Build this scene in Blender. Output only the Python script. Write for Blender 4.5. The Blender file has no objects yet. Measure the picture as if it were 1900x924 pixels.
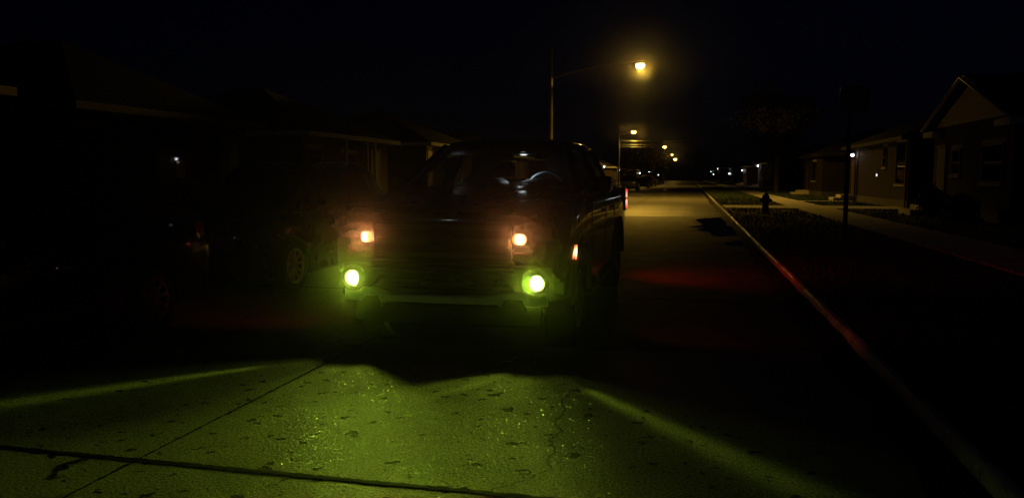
import bpy, bmesh, math, random
from mathutils import Vector, Matrix
R = math.radians
PI = math.pi
rng = random.Random(7)
scene = bpy.context.scene
COL = scene.collection

# ------------------------------------------------------------------ materials
MATS = {}
def nmat(name):
    m = bpy.data.materials.new(name); m.use_nodes = True
    nt = m.node_tree
    return m, nt, nt.nodes.get('Principled BSDF'), nt.nodes, nt.links

def mat(name, col, rough=.5, metal=0., var=.15, scale=6., coat=0., bump=0., bscale=60., emit=None, estr=0., spec=.5):
    """plain surface whose colour and gloss drift with two noises"""
    if name in MATS: return MATS[name]
    m, nt, b, N, L = nmat(name)
    tc = N.new('ShaderNodeTexCoord')
    n1 = N.new('ShaderNodeTexNoise'); n1.inputs['Scale'].default_value = scale; n1.inputs['Detail'].default_value = 6
    L.new(tc.outputs['Object'], n1.inputs['Vector'])
    rp = N.new('ShaderNodeValToRGB')
    rp.color_ramp.elements[0].position = .3; rp.color_ramp.elements[1].position = .7
    rp.color_ramp.elements[0].color = [c*(1-var) for c in col] + [1]
    rp.color_ramp.elements[1].color = [min(1, c*(1+var)) for c in col] + [1]
    L.new(n1.outputs['Fac'], rp.inputs['Fac']); L.new(rp.outputs['Color'], b.inputs['Base Color'])
    mr = N.new('ShaderNodeMapRange')
    mr.inputs['To Min'].default_value = max(.02, rough*.8); mr.inputs['To Max'].default_value = min(1, rough*1.2)
    L.new(n1.outputs['Fac'], mr.inputs['Value']); L.new(mr.outputs['Result'], b.inputs['Roughness'])
    b.inputs['Metallic'].default_value = metal
    b.inputs['Coat Weight'].default_value = coat
    b.inputs['Coat Roughness'].default_value = .06
    b.inputs['Specular IOR Level'].default_value = spec
    if emit:
        b.inputs['Emission Color'].default_value = list(emit) + [1]; b.inputs['Emission Strength'].default_value = estr
    if bump:
        n2 = N.new('ShaderNodeTexNoise'); n2.inputs['Scale'].default_value = bscale; n2.inputs['Detail'].default_value = 4
        L.new(tc.outputs['Object'], n2.inputs['Vector'])
        bp = N.new('ShaderNodeBump'); bp.inputs['Strength'].default_value = bump; bp.inputs['Distance'].default_value = .01
        L.new(n2.outputs['Fac'], bp.inputs['Height']); L.new(bp.outputs['Normal'], b.inputs['Normal'])
    MATS[name] = m
    return m

def lamp_mat(name, core, rim, r0, r1):
    """glowing lens: hot in the middle of the reflector, weaker to its rim (object space radius)"""
    if name in MATS: return MATS[name]
    m, nt, b, N, L = nmat(name)
    tc = N.new('ShaderNodeTexCoord'); ln = N.new('ShaderNodeVectorMath'); ln.operation = 'LENGTH'
    L.new(tc.outputs['Object'], ln.inputs[0])
    mr = N.new('ShaderNodeMapRange'); mr.interpolation_type = 'SMOOTHSTEP'
    mr.inputs['From Min'].default_value = r0; mr.inputs['From Max'].default_value = r1
    L.new(ln.outputs['Value'], mr.inputs['Value'])
    mx = N.new('ShaderNodeMix'); mx.data_type = 'RGBA'
    mx.inputs[6].default_value = list(core) + [1]; mx.inputs[7].default_value = list(rim) + [1]
    L.new(mr.outputs['Result'], mx.inputs[0])
    em = N.new('ShaderNodeEmission'); L.new(mx.outputs[2], em.inputs['Color'])
    N.remove(b); L.new(em.outputs[0], N.get('Material Output').inputs['Surface'])
    m.cycles.emission_sampling = 'NONE'     # the lamp objects beside these lenses do the lighting
    MATS[name] = m
    return m

def glass(name, tint=(.9, .93, .92), refl=.12):
    if name in MATS: return MATS[name]
    m, nt, b, N, L = nmat(name)
    N.remove(b)
    t = N.new('ShaderNodeBsdfTransparent'); t.inputs[0].default_value = list(tint) + [1]
    g = N.new('ShaderNodeBsdfGlossy'); g.inputs['Roughness'].default_value = .10
    lw = N.new('ShaderNodeLayerWeight'); lw.inputs['Blend'].default_value = .25
    ad = N.new('ShaderNodeMath'); ad.operation = 'MULTIPLY_ADD'; ad.inputs[1].default_value = .55; ad.inputs[2].default_value = refl*.3
    L.new(lw.outputs['Fresnel'], ad.inputs[0])
    mx = N.new('ShaderNodeMixShader')
    L.new(ad.outputs[0], mx.inputs[0]); L.new(t.outputs[0], mx.inputs[1]); L.new(g.outputs[0], mx.inputs[2])
    L.new(mx.outputs[0], N.get('Material Output').inputs['Surface'])
    MATS[name] = m
    return m

def road_mat():
    m, nt, b, N, L = nmat('worn_concrete')
    tc = N.new('ShaderNodeTexCoord'); P = tc.outputs['Object']
    def noise(s, d=5, rough=.55):
        n = N.new('ShaderNodeTexNoise'); n.inputs['Scale'].default_value = s; n.inputs['Detail'].default_value = d
        n.inputs['Roughness'].default_value = rough; L.new(P, n.inputs['Vector']); return n
    def mth(op, a, bb=None, c=None):
        n = N.new('ShaderNodeMath'); n.operation = op
        for i, v in enumerate((a, bb, c)):
            if v is None: continue
            if isinstance(v, (int, float)): n.inputs[i].default_value = v
            else: L.new(v, n.inputs[i])
        return n.outputs[0]
    big = noise(.55, 6); mid = noise(5, 6, .65); agg = noise(62, 5, .8)
    v = mth('MULTIPLY_ADD', big.outputs['Fac'], .22, .02)
    v = mth('ADD', v, mth('MULTIPLY', mid.outputs['Fac'], .14))
    v = mth('ADD', v, mth('MULTIPLY', mth('SUBTRACT', agg.outputs['Fac'], .5), 1.5))
    # pits and wet leaf scraps trodden flat: sparse blots with ragged outlines
    wob = noise(16, 4, .6)
    off = N.new('ShaderNodeVectorMath'); off.operation = 'SCALE'; off.inputs['Scale'].default_value = .16
    L.new(wob.outputs['Color'], off.inputs[0])
    ad = N.new('ShaderNodeVectorMath'); L.new(P, ad.inputs[0]); L.new(off.outputs[0], ad.inputs[1])
    def blots(scale, keep, r0, r1):
        vo = N.new('ShaderNodeTexVoronoi'); vo.voronoi_dimensions = '2D'; vo.inputs['Scale'].default_value = scale
        L.new(ad.outputs[0], vo.inputs['Vector'])
        sp = N.new('ShaderNodeSeparateColor'); L.new(vo.outputs['Color'], sp.inputs[0])
        gate = mth('GREATER_THAN', sp.outputs[0], 1-keep)
        rad = mth('MULTIPLY_ADD', mth('POWER', sp.outputs[1], 2.2), r1-r0, r0)
        q = mth('DIVIDE', vo.outputs['Distance'], rad)
        mr = N.new('ShaderNodeMapRange'); mr.interpolation_type = 'SMOOTHSTEP'
        mr.inputs['From Min'].default_value = .75; mr.inputs['From Max'].default_value = 1.1
        mr.inputs['To Min'].default_value = 1; mr.inputs['To Max'].default_value = 0
        L.new(q, mr.inputs['Value'])
        return mth('MULTIPLY', mr.outputs['Result'], gate)
    pit = mth('MAXIMUM', blots(3.1, .75, .04, .125), blots(8., .5, .06, .19))
    v = mth('MAXIMUM', v, .05)
    v = mth('MULTIPLY', v, mth('SUBTRACT', 1, mth('MULTIPLY', pit, .99)))
    hs = N.new('ShaderNodeCombineColor')
    L.new(mth('MULTIPLY', v, 1.0), hs.inputs[0]); L.new(mth('MULTIPLY', v, .96), hs.inputs[1]); L.new(mth('MULTIPLY', v, .88), hs.inputs[2])
    L.new(hs.outputs[0], b.inputs['Base Color'])
    b.inputs['Specular IOR Level'].default_value = .06
    # damp film: gloss comes and goes from grain to grain
    gr = noise(140, 2); ro = mth('MULTIPLY_ADD', gr.outputs['Fac'], -.9, .85)
    ro = mth('MAXIMUM', ro, .16); L.new(ro, b.inputs['Roughness'])
    vo = N.new('ShaderNodeTexVoronoi'); vo.inputs['Scale'].default_value = 85; L.new(P, vo.inputs['Vector'])
    h = mth('ADD', mth('MULTIPLY', vo.outputs['Distance'], .32), mth('MULTIPLY', agg.outputs['Fac'], .7))
    h = mth('SUBTRACT', h, mth('MULTIPLY', pit, 1.6))
    bp = N.new('ShaderNodeBump'); bp.inputs['Strength'].default_value = 1.; bp.inputs['Distance'].default_value = .012
    L.new(h, bp.inputs['Height']); L.new(bp.outputs['Normal'], b.inputs['Normal'])
    # scattered wet grains, each facet tilted its own way
    vg = N.new('ShaderNodeTexVoronoi'); vg.inputs['Scale'].default_value = 150; L.new(P, vg.inputs['Vector'])
    sv = N.new('ShaderNodeVectorMath'); sv.operation = 'SUBTRACT'; L.new(vg.outputs['Color'], sv.inputs[0]); sv.inputs[1].default_value = (.5,.5,.5)
    sc = N.new('ShaderNodeVectorMath'); sc.operation = 'MULTIPLY_ADD'; L.new(sv.outputs[0], sc.inputs[0]); sc.inputs[1].default_value = (.75,.75,0); sc.inputs[2].default_value = (0,0,1)
    nn = N.new('ShaderNodeVectorMath'); nn.operation = 'NORMALIZE'; L.new(sc.outputs[0], nn.inputs[0])
    L.new(nn.outputs[0], b.inputs['Coat Normal'])
    sg2 = N.new('ShaderNodeSeparateColor'); L.new(vg.outputs['Color'], sg2.inputs[0])
    L.new(mth('MULTIPLY', mth('MULTIPLY', mth('GREATER_THAN', sg2.outputs[2], .80), .5), mth('SUBTRACT', 1, pit)), b.inputs['Coat Weight']); b.inputs['Coat Roughness'].default_value = .2
    MATS['worn_concrete'] = m
    return m

def brick_mat(name, c1, c2, mortar):
    if name in MATS: return MATS[name]
    m, nt, b, N, L = nmat(name)
    tc = N.new('ShaderNodeTexCoord'); sp = N.new('ShaderNodeSeparateXYZ'); L.new(tc.outputs['Object'], sp.inputs[0])
    ad = N.new('ShaderNodeMath'); L.new(sp.outputs[0], ad.inputs[0]); L.new(sp.outputs[1], ad.inputs[1])
    cb = N.new('ShaderNodeCombineXYZ'); L.new(ad.outputs[0], cb.inputs[0]); L.new(sp.outputs[2], cb.inputs[1])
    br = N.new('ShaderNodeTexBrick'); br.inputs['Scale'].default_value = 1
    br.inputs['Brick Width'].default_value = .22; br.inputs['Row Height'].default_value = .075; br.inputs['Mortar Size'].default_value = .008
    br.inputs['Color1'].default_value = list(c1)+[1]; br.inputs['Color2'].default_value = list(c2)+[1]; br.inputs['Mortar'].default_value = list(mortar)+[1]
    L.new(cb.outputs[0], br.inputs['Vector'])
    n = N.new('ShaderNodeTexNoise'); n.inputs['Scale'].default_value = 1.3; n.inputs['Detail'].default_value = 6; L.new(tc.outputs['Object'], n.inputs['Vector'])
    mx = N.new('ShaderNodeMix'); mx.data_type = 'RGBA'; mx.blend_type = 'MULTIPLY'; mx.inputs[0].default_value = .5
    L.new(br.outputs['Color'], mx.inputs[6]); L.new(n.outputs['Color'], mx.inputs[7]); L.new(mx.outputs[2], b.inputs['Base Color'])
    b.inputs['Roughness'].default_value = .85
    bp = N.new('ShaderNodeBump'); bp.inputs['Strength'].default_value = .6; bp.inputs['Distance'].default_value = .01; bp.invert = True
    L.new(br.outputs['Fac'], bp.inputs['Height']); L.new(bp.outputs['Normal'], b.inputs['Normal'])
    MATS[name] = m
    return m

M = dict(
    road=road_mat(),
    asphalt=mat('dark_asphalt', (.055, .052, .046), .6, var=.6, scale=2.2, bump=.9, bscale=110, spec=.25),
    gutter=mat('gutter_shade', (.02, .018, .014), .9, var=.5, scale=9, bump=1., bscale=40, spec=.1),
    tar=mat('joint_tar', (.007, .007, .006), .9, bump=.5, bscale=40, spec=.05),
    kerb=mat('kerb_concrete', (.62, .59, .50), .24, var=.35, scale=4, bump=.7, bscale=35),
    walk=mat('walk_concrete', (.58, .54, .46), .75, var=.2, scale=2, bump=.4, bscale=60),
    soil=mat('lawn_soil', (.035, .045, .018), .95, var=.5, scale=3, bump=1., bscale=25),
    grass=mat('grass_blade', (.045, .075, .018), .7, var=.4, scale=1.5),
    water=mat('puddle_water', (.006, .006, .005), .03, var=.05, spec=.5, bump=.05, bscale=12),
    silt=mat('pale_silt', (.34, .31, .25), .8, var=.3, scale=7, bump=.4, bscale=50),
    truck=mat('dark_paint', (.010, .009, .010), .28, coat=1., var=.1),
    blackcar=mat('black_paint', (.008, .008, .010), .28, coat=1., var=.1),
    bluecar=mat('navy_paint', (.012, .015, .03), .3, coat=1., var=.1),
    greycar=mat('grey_paint', (.09, .09, .095), .35, metal=.4, coat=1., var=.1),
    redcar=mat('maroon_paint', (.06, .012, .012), .3, coat=1., var=.1),
    plastic=mat('black_plastic', (.014, .014, .014), .55, bump=.25, bscale=220),
    grey_plastic=mat('grey_plastic', (.055, .055, .055), .5, bump=.2, bscale=200),
    valance=mat('silver_valance', (.72, .72, .68), .5, metal=0., var=.12),
    chrome=mat('chrome', (.75, .75, .75), .08, metal=1., var=.05),
    cup=mat('fog_reflector', (.8, .8, .78), .22, metal=1., var=.05),
    alloy=mat('alloy_rim', (.45, .43, .42), .38, metal=.35, var=.1),
    rubber=mat('tyre_rubber', (.012, .012, .012), .8, bump=.4, bscale=90),
    glass=glass('car_glass'),
    tint=mat('dark_window', (.006, .007, .008), .02, var=.05, spec=.6),
    clear=mat('lamp_glass', (.25, .25, .26), .06, metal=.85, var=.2, scale=30, bump=1., bscale=26),
    redlens=mat('red_lens', (.30, .008, .006), .07, coat=1., var=.1, bump=.6, bscale=40),
    trim=mat('cabin_trim', (.50, .52, .52), .75, bump=.3, bscale=150),
    seat=mat('seat_cloth', (.36, .38, .40), .85, bump=.4, bscale=160),
    dash=mat('dash_vinyl', (.32, .35, .40), .45, bump=.3, bscale=220),
    wood=mat('pole_wood', (.05, .042, .032), .9, var=.35, scale=3, bump=.7, bscale=18),
    steel=mat('galvanised_steel', (.06, .06, .058), .55, metal=.4, var=.15),
    wire=mat('wire_jacket', (.25, .25, .25), .5, metal=.4),
    white=mat('white_trim', (.72, .70, .65), .6, var=.1),
    dull=mat('weathered_trim', (.22, .21, .19), .7, var=.15),
    brown=mat('brown_trim', (.03, .022, .018), .6, var=.15),
    siding=mat('pale_siding', (.80, .75, .62), .7, var=.15, bump=.3, bscale=30),
    stone=mat('pale_stone', (.42, .39, .34), .8, var=.2, bump=.4),
    block=mat('dark_block', (.10, .09, .08), .9, var=.3, bump=.4),
    roof=mat('roof_shingle', (.010, .009, .009), .9, var=.35, scale=5, bump=.8, bscale=14),
    door=mat('door_paint', (.10, .05, .035), .5, var=.15),
    bark=mat('tree_bark', (.05, .04, .03), .95, var=.35, scale=5, bump=1., bscale=22),
    leafr=mat('autumn_leaf', (.20, .075, .018), .7, var=.55, scale=.9),
    leafg=mat('dark_leaf', (.045, .055, .02), .7, var=.45, scale=.8),
    leafb=mat('brown_leaf', (.022, .014, .009), .75, var=.5, scale=.8),
    hydrant=mat('hydrant_paint', (.10, .018, .012), .5, var=.3, scale=9, bump=.3),
    signface=mat('sign_face', (.16, .10, .095), .5, var=.12),
    signink=mat('sign_border', (.42, .40, .38), .5, var=.25, scale=14),
    brick1=brick_mat('red_brick', (.10, .038, .026), (.07, .026, .02), (.12, .10, .085)),
    brick3=brick_mat('dark_brick', (.034, .015, .012), (.026, .012, .010), (.04, .034, .03)),
    brick2=brick_mat('brown_brick', (.09, .052, .034), (.062, .036, .026), (.11, .10, .085)),
)
M['fog'] = lamp_mat('fog_lens', (4.5, 5., 2.2), (1.1, 1.6, .04), .050, .074)
M['park'] = lamp_mat('park_lens', (4.5, 2.6, 1.5), (2.2, .5, .10), .020, .058)
M['amber'] = lamp_mat('amber_marker', (7, 3.0, 1.2), (2., .35, .05), .012, .06)
M['tail'] = lamp_mat('tail_bar', (7.0, .85, .55), (3.2, .12, .06), .05, .13)
M['sodium'] = lamp_mat('sodium_lens', (26, 17, 6.0), (12, 6.5, 1.4), .12, .34)
M['cool'] = lamp_mat('cool_bulb', (18, 19, 20), (8, 8.6, 9), .05, .12)
M['map'] = lamp_mat('map_lamp', (6, 6.4, 6.6), (1.5, 1.6, 1.7), .02, .06)
M['pane_glint'] = lamp_mat('glint_pane', (1.6, 1.6, 1.6), (1., 1., 1.), .05, .3)

# ------------------------------------------------------------------ mesh helpers
class MB:
    def __init__(s): s.v = []; s.f = []
    def add(s, vs, fs):
        o = len(s.v); s.v += [tuple(v) for v in vs]; s.f += [[i+o for i in f] for f in fs]; return s
    def box(s, x0, x1, y0, y1, z0, z1):
        return s.add([(x0,y0,z0),(x1,y0,z0),(x1,y1,z0),(x0,y1,z0),(x0,y0,z1),(x1,y0,z1),(x1,y1,z1),(x0,y1,z1)],
                     [[3,2,1,0],[4,5,6,7],[0,1,5,4],[1,2,6,5],[2,3,7,6],[3,0,4,7]])
    def loft(s, rings, cap=True, closed=True):
        n = len(rings[0]); o = []
        for r in rings: o += list(r)
        fs = []
        for i in range(len(rings)-1):
            for j in range(n if closed else n-1):
                k = (j+1) % n
                fs.append([i*n+j, i*n+k, (i+1)*n+k, (i+1)*n+j])
        if cap:
            fs.append(list(range(n))[::-1]); fs.append([(len(rings)-1)*n+j for j in range(n)])
        return s.add(o, fs)
    def tube(s, pts, rad, n=8):
        pts = [Vector(p) for p in pts]
        rs = rad if isinstance(rad, (list, tuple)) else [rad]*len(pts)
        rings = []; ref = None
        for i, p in enumerate(pts):
            d = (pts[min(i+1, len(pts)-1)] - pts[max(i-1, 0)]).normalized()
            if ref is None: ref = Vector((0,0,1)) if abs(d.z) < .9 else Vector((1,0,0))
            u = d.cross(ref).normalized(); w = u.cross(d).normalized(); ref = w
            rings.append([p + (u*math.cos(2*PI*k/n) + w*math.sin(2*PI*k/n))*rs[i] for k in range(n)])
        return s.loft(rings)
    def beam(s, p, q, w, h, up=(0,0,1)):
        p, q = Vector(p), Vector(q); d = (q-p).normalized(); u = d.cross(Vector(up)).normalized()*w/2; v = u.cross(d).normalized()*h/2
        return s.loft([[p+u+v, p-u+v, p-u-v, p+u-v], [q+u+v, q-u+v, q-u-v, q+u-v]])
    def slab(s, pts, th):
        pts = [Vector(p) for p in pts]
        n = (pts[1]-pts[0]).cross(pts[2]-pts[0]).normalized()*th
        return s.loft([[p for p in pts], [p+n for p in pts]])
    def lathe(s, prof, c=(0,0,0), axis='z', n=20):
        """prof: (radius, along) list"""
        rings = []
        for r, a in prof:
            ring = []
            for k in range(n):
                x, y = r*math.cos(2*PI*k/n), r*math.sin(2*PI*k/n)
                q = {'z': (x, y, a), 'y': (x, a, -y), 'x': (a, x, y)}[axis]
                ring.append((q[0]+c[0], q[1]+c[1], q[2]+c[2]))
            rings.append(ring)
        return s.loft(rings, cap=not (abs(prof[0][0]-prof[-1][0])+abs(prof[0][1]-prof[-1][1]) < 1e-6)) if not (abs(prof[0][0]-prof[-1][0])+abs(prof[0][1]-prof[-1][1]) < 1e-6) else s.loft(rings, cap=False)
    def prism(s, poly, axis, a, b):
        f = {'x': lambda p, t: (t, p[0], p[1]), 'y': lambda p, t: (p[0], t, p[1]), 'z': lambda p, t: (p[0], p[1], t)}[axis]
        return s.loft([[f(p, a) for p in poly], [f(p, b) for p in poly]])
    def mesh(s, name, bevel=0., smooth=35., seg=2):
        bm = bmesh.new()
        vs = [bm.verts.new(v) for v in s.v]
        for f in s.f:
            try: bm.faces.new([vs[i] for i in f])
            except ValueError: pass
        bmesh.ops.recalc_face_normals(bm, faces=bm.faces)
        if bevel:
            es = [e for e in bm.edges if len(e.link_faces) == 2 and e.calc_face_angle(0) > .6]
            bmesh.ops.bevel(bm, geom=es, offset=bevel, segments=seg, affect='EDGES', profile=.6, clamp_overlap=True)
        me = bpy.data.meshes.new(name); bm.to_mesh(me); bm.free()
        if smooth:
            me.shade_smooth(); me.set_sharp_from_angle(angle=R(smooth))
        return me

def link(name, data, m=None, parent=None, loc=(0,0,0), rot=(0,0,0)):
    o = bpy.data.objects.new(name, data); COL.objects.link(o)
    if m is not None: data.materials.append(m)
    if parent is not None: o.parent = parent
    o.location = loc; o.rotation_euler = rot
    return o
def part(name, mb, m, parent=None, bevel=0., smooth=35., loc=(0,0,0), rot=(0,0,0), label=None):
    o = link(name, mb.mesh(name, bevel, smooth), m, parent, loc, rot)
    if label: o['label'] = label
    return o
def thing(name, label, cat, loc=(0,0,0), rz=0., group=None):
    o = bpy.data.objects.new(name, None); COL.objects.link(o); o.empty_display_size = .2
    o.location = loc; o.rotation_euler = (0, 0, rz)
    return tag(o, label, cat, group)
def tag(o, label=None, cat=None, group=None, kind=None):
    for k, v in (('label', label), ('category', cat), ('group', group), ('kind', kind)):
        if v: o[k] = v
    return o
def structure(name, mb, m, smooth=35., bevel=0.):
    return tag(part(name, mb, m, None, bevel, smooth), kind='structure')
def copy_tree(o, parent=None):
    c = o.copy(); COL.objects.link(c)
    if parent is not None: c.parent = parent
    for ch in list(o.children): copy_tree(ch, c)
    return c
def light(kind, name, loc, col, power, parent=None, size=.05, aim=None, cone=None, blend=.3):
    d = bpy.data.lights.new(name, kind); d.energy = power; d.color = col
    d.shadow_soft_size = size
    if kind == 'SPOT': d.spot_size = R(cone); d.spot_blend = blend
    o = bpy.data.objects.new(name, d); COL.objects.link(o); o.location = loc
    if parent is not None: o.parent = parent
    if aim is not None:
        o.rotation_euler = Vector(aim).to_track_quat('-Z', 'Y').to_euler()
    return o

def boolean_cut(me, cutters):
    """wheel arches cut out of a closed body mesh"""
    o = bpy.data.objects.new('tmp_body', me); COL.objects.link(o); cs = []
    for c in cutters:
        co = bpy.data.objects.new('tmp_cut', c); COL.objects.link(co); cs.append(co)
        md = o.modifiers.new('b', 'BOOLEAN'); md.operation = 'DIFFERENCE'; md.object = co; md.solver = 'EXACT'
    dg = bpy.context.evaluated_depsgraph_get(); dg.update()
    out = bpy.data.meshes.new_from_object(o.evaluated_get(dg))
    for q in [o] + cs: bpy.data.objects.remove(q)
    return out

# ------------------------------------------------------------------ vehicles
def half_ring(w, z0, zt, y, crown=.03, tuck=.06, sh=.12):
    """closed cross-section of a car body, seen along the car"""
    h = zt - z0
    pts = [(w-tuck*1.6, z0), (w-tuck*.4, z0+.05*h), (w-.012, z0+.30*h), (w, z0+.55*h), (w-.008, z0+.74*h),
           (w-.028, zt-sh*.55), (w-sh*.55, zt-.012), (w-sh*1.3, zt), (w*.5, zt+crown*.7), (w*.2, zt+crown)]
    return [(x, y, z) for x, z in pts] + [(-x, y, z) for x, z in pts[::-1]]

def body_mesh(stations, arches, r, name='body', crown=.03):
    mb = MB(); mb.loft([half_ring(w, z0, zt, y, crown) for y, w, z0, zt in stations])
    me = mb.mesh(name, 0, 0)
    cut = [MB().lathe([(r, -3), (r, 3)], (0, y, z), 'x', 28).mesh('c', 0, 0) for y, z in arches]
    me = boolean_cut(me, cut); me.name = name
    me.shade_smooth(); me.set_sharp_from_angle(angle=R(32))
    return me

def add_wheel(root, x, y, r, w, side, spokes=10, rimm='alloy'):
    """side +1: outer face towards +x"""
    t = MB().lathe([(r*.64, -w/2*.9), (r*.93, -w/2), (r*.985, -w/2*.8), (r, -w/2*.4), (r, w/2*.4), (r*.985, w/2*.8), (r*.93, w/2), (r*.64, w/2*.9), (r*.64, -w/2*.9)], axis='x', n=36)
    wh = link('wheel', t.mesh('wheel', 0, 30), M['rubber'], root, (x, y, r))
    rim = MB(); a = side*w*.40
    rim.lathe([(r*.60, a-.02*side), (r*.67, a-.02*side), (r*.67, a+.012*side), (r*.60, a+.012*side), (r*.60, a-.02*side)], axis='x', n=36)
    rim.lathe([(.001, a-.03*side), (r*.13, a-.03*side), (r*.12, a+.01*side), (.001, a+.014*side)], axis='x', n=14)
    rim.lathe([(.001, a-.10*side), (r*.62, a-.10*side), (r*.62, a-.09*side), (.001, a-.09*side)], axis='x', n=24)
    for k in range(spokes):
        th = 2*PI*(k+.3)/spokes
        d = Vector((0, math.cos(th), math.sin(th)))
        rim.beam(Vector((a-.01*side,0,0))+d*r*.1, Vector((a-.004*side,0,0))+d*r*.62, .034, .022, up=(1,0,0))
    part('rim', rim, M[rimm], wh)
    return wh

def roundrect(cx, cz, hw, hh, r=.02, n=4):
    pts = []
    for qx, qz, a0 in ((1,1,0),(-1,1,90),(-1,-1,180),(1,-1,270)):
        for k in range(n+1):
            a = R(a0+90*k/n); pts.append((cx+qx*(hw-r)+r*math.cos(a), cz+qz*(hh-r)+r*math.sin(a)))
    return pts

def parked_car(name, label, kind, paint, loc, rz=0., group=None, plate=True):
    root = thing(name, label, 'car', loc, rz, group)
    if kind == 'suv':
        L_, W_, r = 4.5, .925, .345
        st = [(0,.60,.40,.76),(.05,.76,.28,.84),(.16,.85,.22,.90),(.45,.905,.20,.955),(1.0,.92,.19,1.02),(1.4,.925,.19,1.05),(3.0,.925,.19,1.07),(4.0,.92,.20,1.09),(4.36,.90,.25,1.08),(4.47,.84,.33,1.0),(4.5,.76,.42,.92)]
        ax = (.86, 3.58)
        fb, ft, rt, rb = (1.12,1.03), (1.92,1.62), (3.85,1.60), (4.40,1.07); wb, wt, zr = .86, .66, 1.68
    else:
        L_, W_, r = 4.6, .90, .325
        st = [(0,.58,.34,.66),(.05,.74,.24,.72),(.18,.83,.20,.77),(.5,.885,.18,.83),(1.1,.90,.17,.91),(1.4,.90,.17,.95),(3.0,.90,.17,.98),(3.9,.895,.19,1.0),(4.4,.87,.26,.99),(4.56,.82,.34,.93),(4.6,.74,.42,.86)]
        ax = (.88, 3.55)
        fb, ft, rt, rb = (1.22,.93), (2.05,1.38), (3.15,1.37), (3.95,.98); wb, wt, zr = .80, .60, 1.44
    me = body_mesh(st, [(ax[0], r), (ax[1], r)], r*1.16)
    b = link('body', me, M[paint], root)
    # cabin: pillars and roof as one painted shell, panes laid proud of it
    cab = MB()
    def ring(y0, z0, y1, z1): return None
    base = [( wb, fb[0], fb[1]-.02), (wb, rb[0], rb[1]-.02), (-wb, rb[0], rb[1]-.02), (-wb, fb[0], fb[1]-.02)]
    top = [(wt, ft[0], ft[1]), (wt, rt[0], rt[1]), (-wt, rt[0], rt[1]), (-wt, ft[0], ft[1])]
    top2 = [(wt-.10, ft[0]+.14, zr), (wt-.10, rt[0]-.16, zr-.01), (-wt+.10, rt[0]-.16, zr-.01), (-wt+.10, ft[0]+.14, zr)]
    cab.loft([base, top, top2])
    part('cabin_shell', cab, M[paint], root, bevel=.05, smooth=60)
    if kind == 'suv':  # chrome rails added to catch lamp light as a roofline highlight
        for s in (1, -1):
            part('glint_rail', MB().tube([(s*.60,1.98,1.645),(s*.60,2.15,1.705),(s*.60,3.0,1.725),(s*.60,3.6,1.71),(s*.61,3.86,1.63)], .016, 8), M['chrome'], root, smooth=60)
    def lerp(a, bb, t): return Vector(a).lerp(Vector(bb), t)
    def pane(nm, q, u0, u1, v0, v1, out):
        A, B, C, D = [Vector(p) for p in q]   # A-B bottom, D-C top
        P = lambda u, v: A.lerp(B, u).lerp(D.lerp(C, u), v)
        pts = [P(u0,v0), P(u1,v0), P(u1,v1), P(u0,v1)]
        n = (pts[1]-pts[0]).cross(pts[3]-pts[0]).normalized()
        if n.dot(Vector(out)) < 0: pts = pts[::-1]; n = -n
        pts = [p + n*.003 for p in pts]
        return part(nm, MB().slab(pts, .006), M['tint'], root)
    pane('windshield', [base[3], base[0], top[0], top[3]], .06, .94, .10, .93, (0,-1,.5))
    pane('rear_window', [base[2], base[1], top[1], top[2]], .08, .92, .14, .90, (0,1,.5))
    for s, i, j in ((1,0,1), (-1,3,2)):
        pane('side_window', [base[i], base[j], top[j], top[i]], .15, .46, .12, .90, (s,0,.3))
        pane('side_window', [base[i], base[j], top[j], top[i]], .49, .80, .12, .90, (s,0,.3))
    # lamps, grille, bumper trim, mirrors, handles
    f1, f2 = st[1], st[3]
    for s in (1, -1):
        h = MB(); zt = f1[3]
        h.slab([(s*.42, .035, zt-.10), (s*.70, .035, zt-.09), (s*.83, .20, zt-.03), (s*.85, .40, zt+.055), (s*.62, .20, zt+.03), (s*.42, .08, zt-.01)][::s], -.05)
        part('headlight', h, M['clear'], root, bevel=.012)
        t = MB(); zr_ = st[-2][3]
        t.slab([(s*.66, L_-.02, zr_-.16), (s*.80, L_-.06, zr_-.16), (s*(W_-.02), L_-.34, zr_-.05), (s*(W_-.03), L_-.34, zr_+.05), (s*.80, L_-.10, zr_+.04), (s*.66, L_-.06, zr_+.03)][::-s], -.05)
        part('tail_lamp', t, M['redlens'], root, bevel=.012)
        mi = MB(); mi.lathe([(.02,-.12),(.075,-.10),(.09,0),(.075,.10),(.02,.12)], (s*(W_+.10), fb[0]+.45, fb[1]+.08), 'x', 12); mi.beam((s*(W_-.06), fb[0]+.42, fb[1]+.03), (s*(W_+.08), fb[0]+.45, fb[1]+.06), .05, .03)
        part('mirror', mi, M[paint], root)
        for yy in (fb[0]+1.15, fb[0]+2.15):
            part('door_handle', MB().box(s*W_-.012 if s > 0 else s*W_-.022, s*W_+.022 if s > 0 else s*W_+.012, yy, yy+.2, st[5][3]-.20, st[5][3]-.175), M['chrome'], root, bevel=.008)
        part('sill_trim', MB().box(s*W_-.01, s*W_+.014, ax[0]+.6, ax[1]-.6, .34, .42), M['plastic'], root, bevel=.01)
    g = MB(); g.prism(roundrect(0, f1[3]-.13, .40, .06, .03), 'y', -.012, .06); part('grille', g, M['plastic'], root)
    g = MB(); g.box(-.36, .36, -.02, -.012, f1[3]-.135, f1[3]-.115); part('grille_bar', g, M['chrome'], root)
    g = MB(); g.prism(roundrect(0, .36, .55, .055, .03), 'y', -.005, .1); part('air_intake', g, M['plastic'], root)
    for s in (1, -1):
        add_wheel(root, s*(W_-.105), ax[0], r, .21, s); add_wheel(root, s*(W_-.105), ax[1], r, .21, s)
    return root

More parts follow.
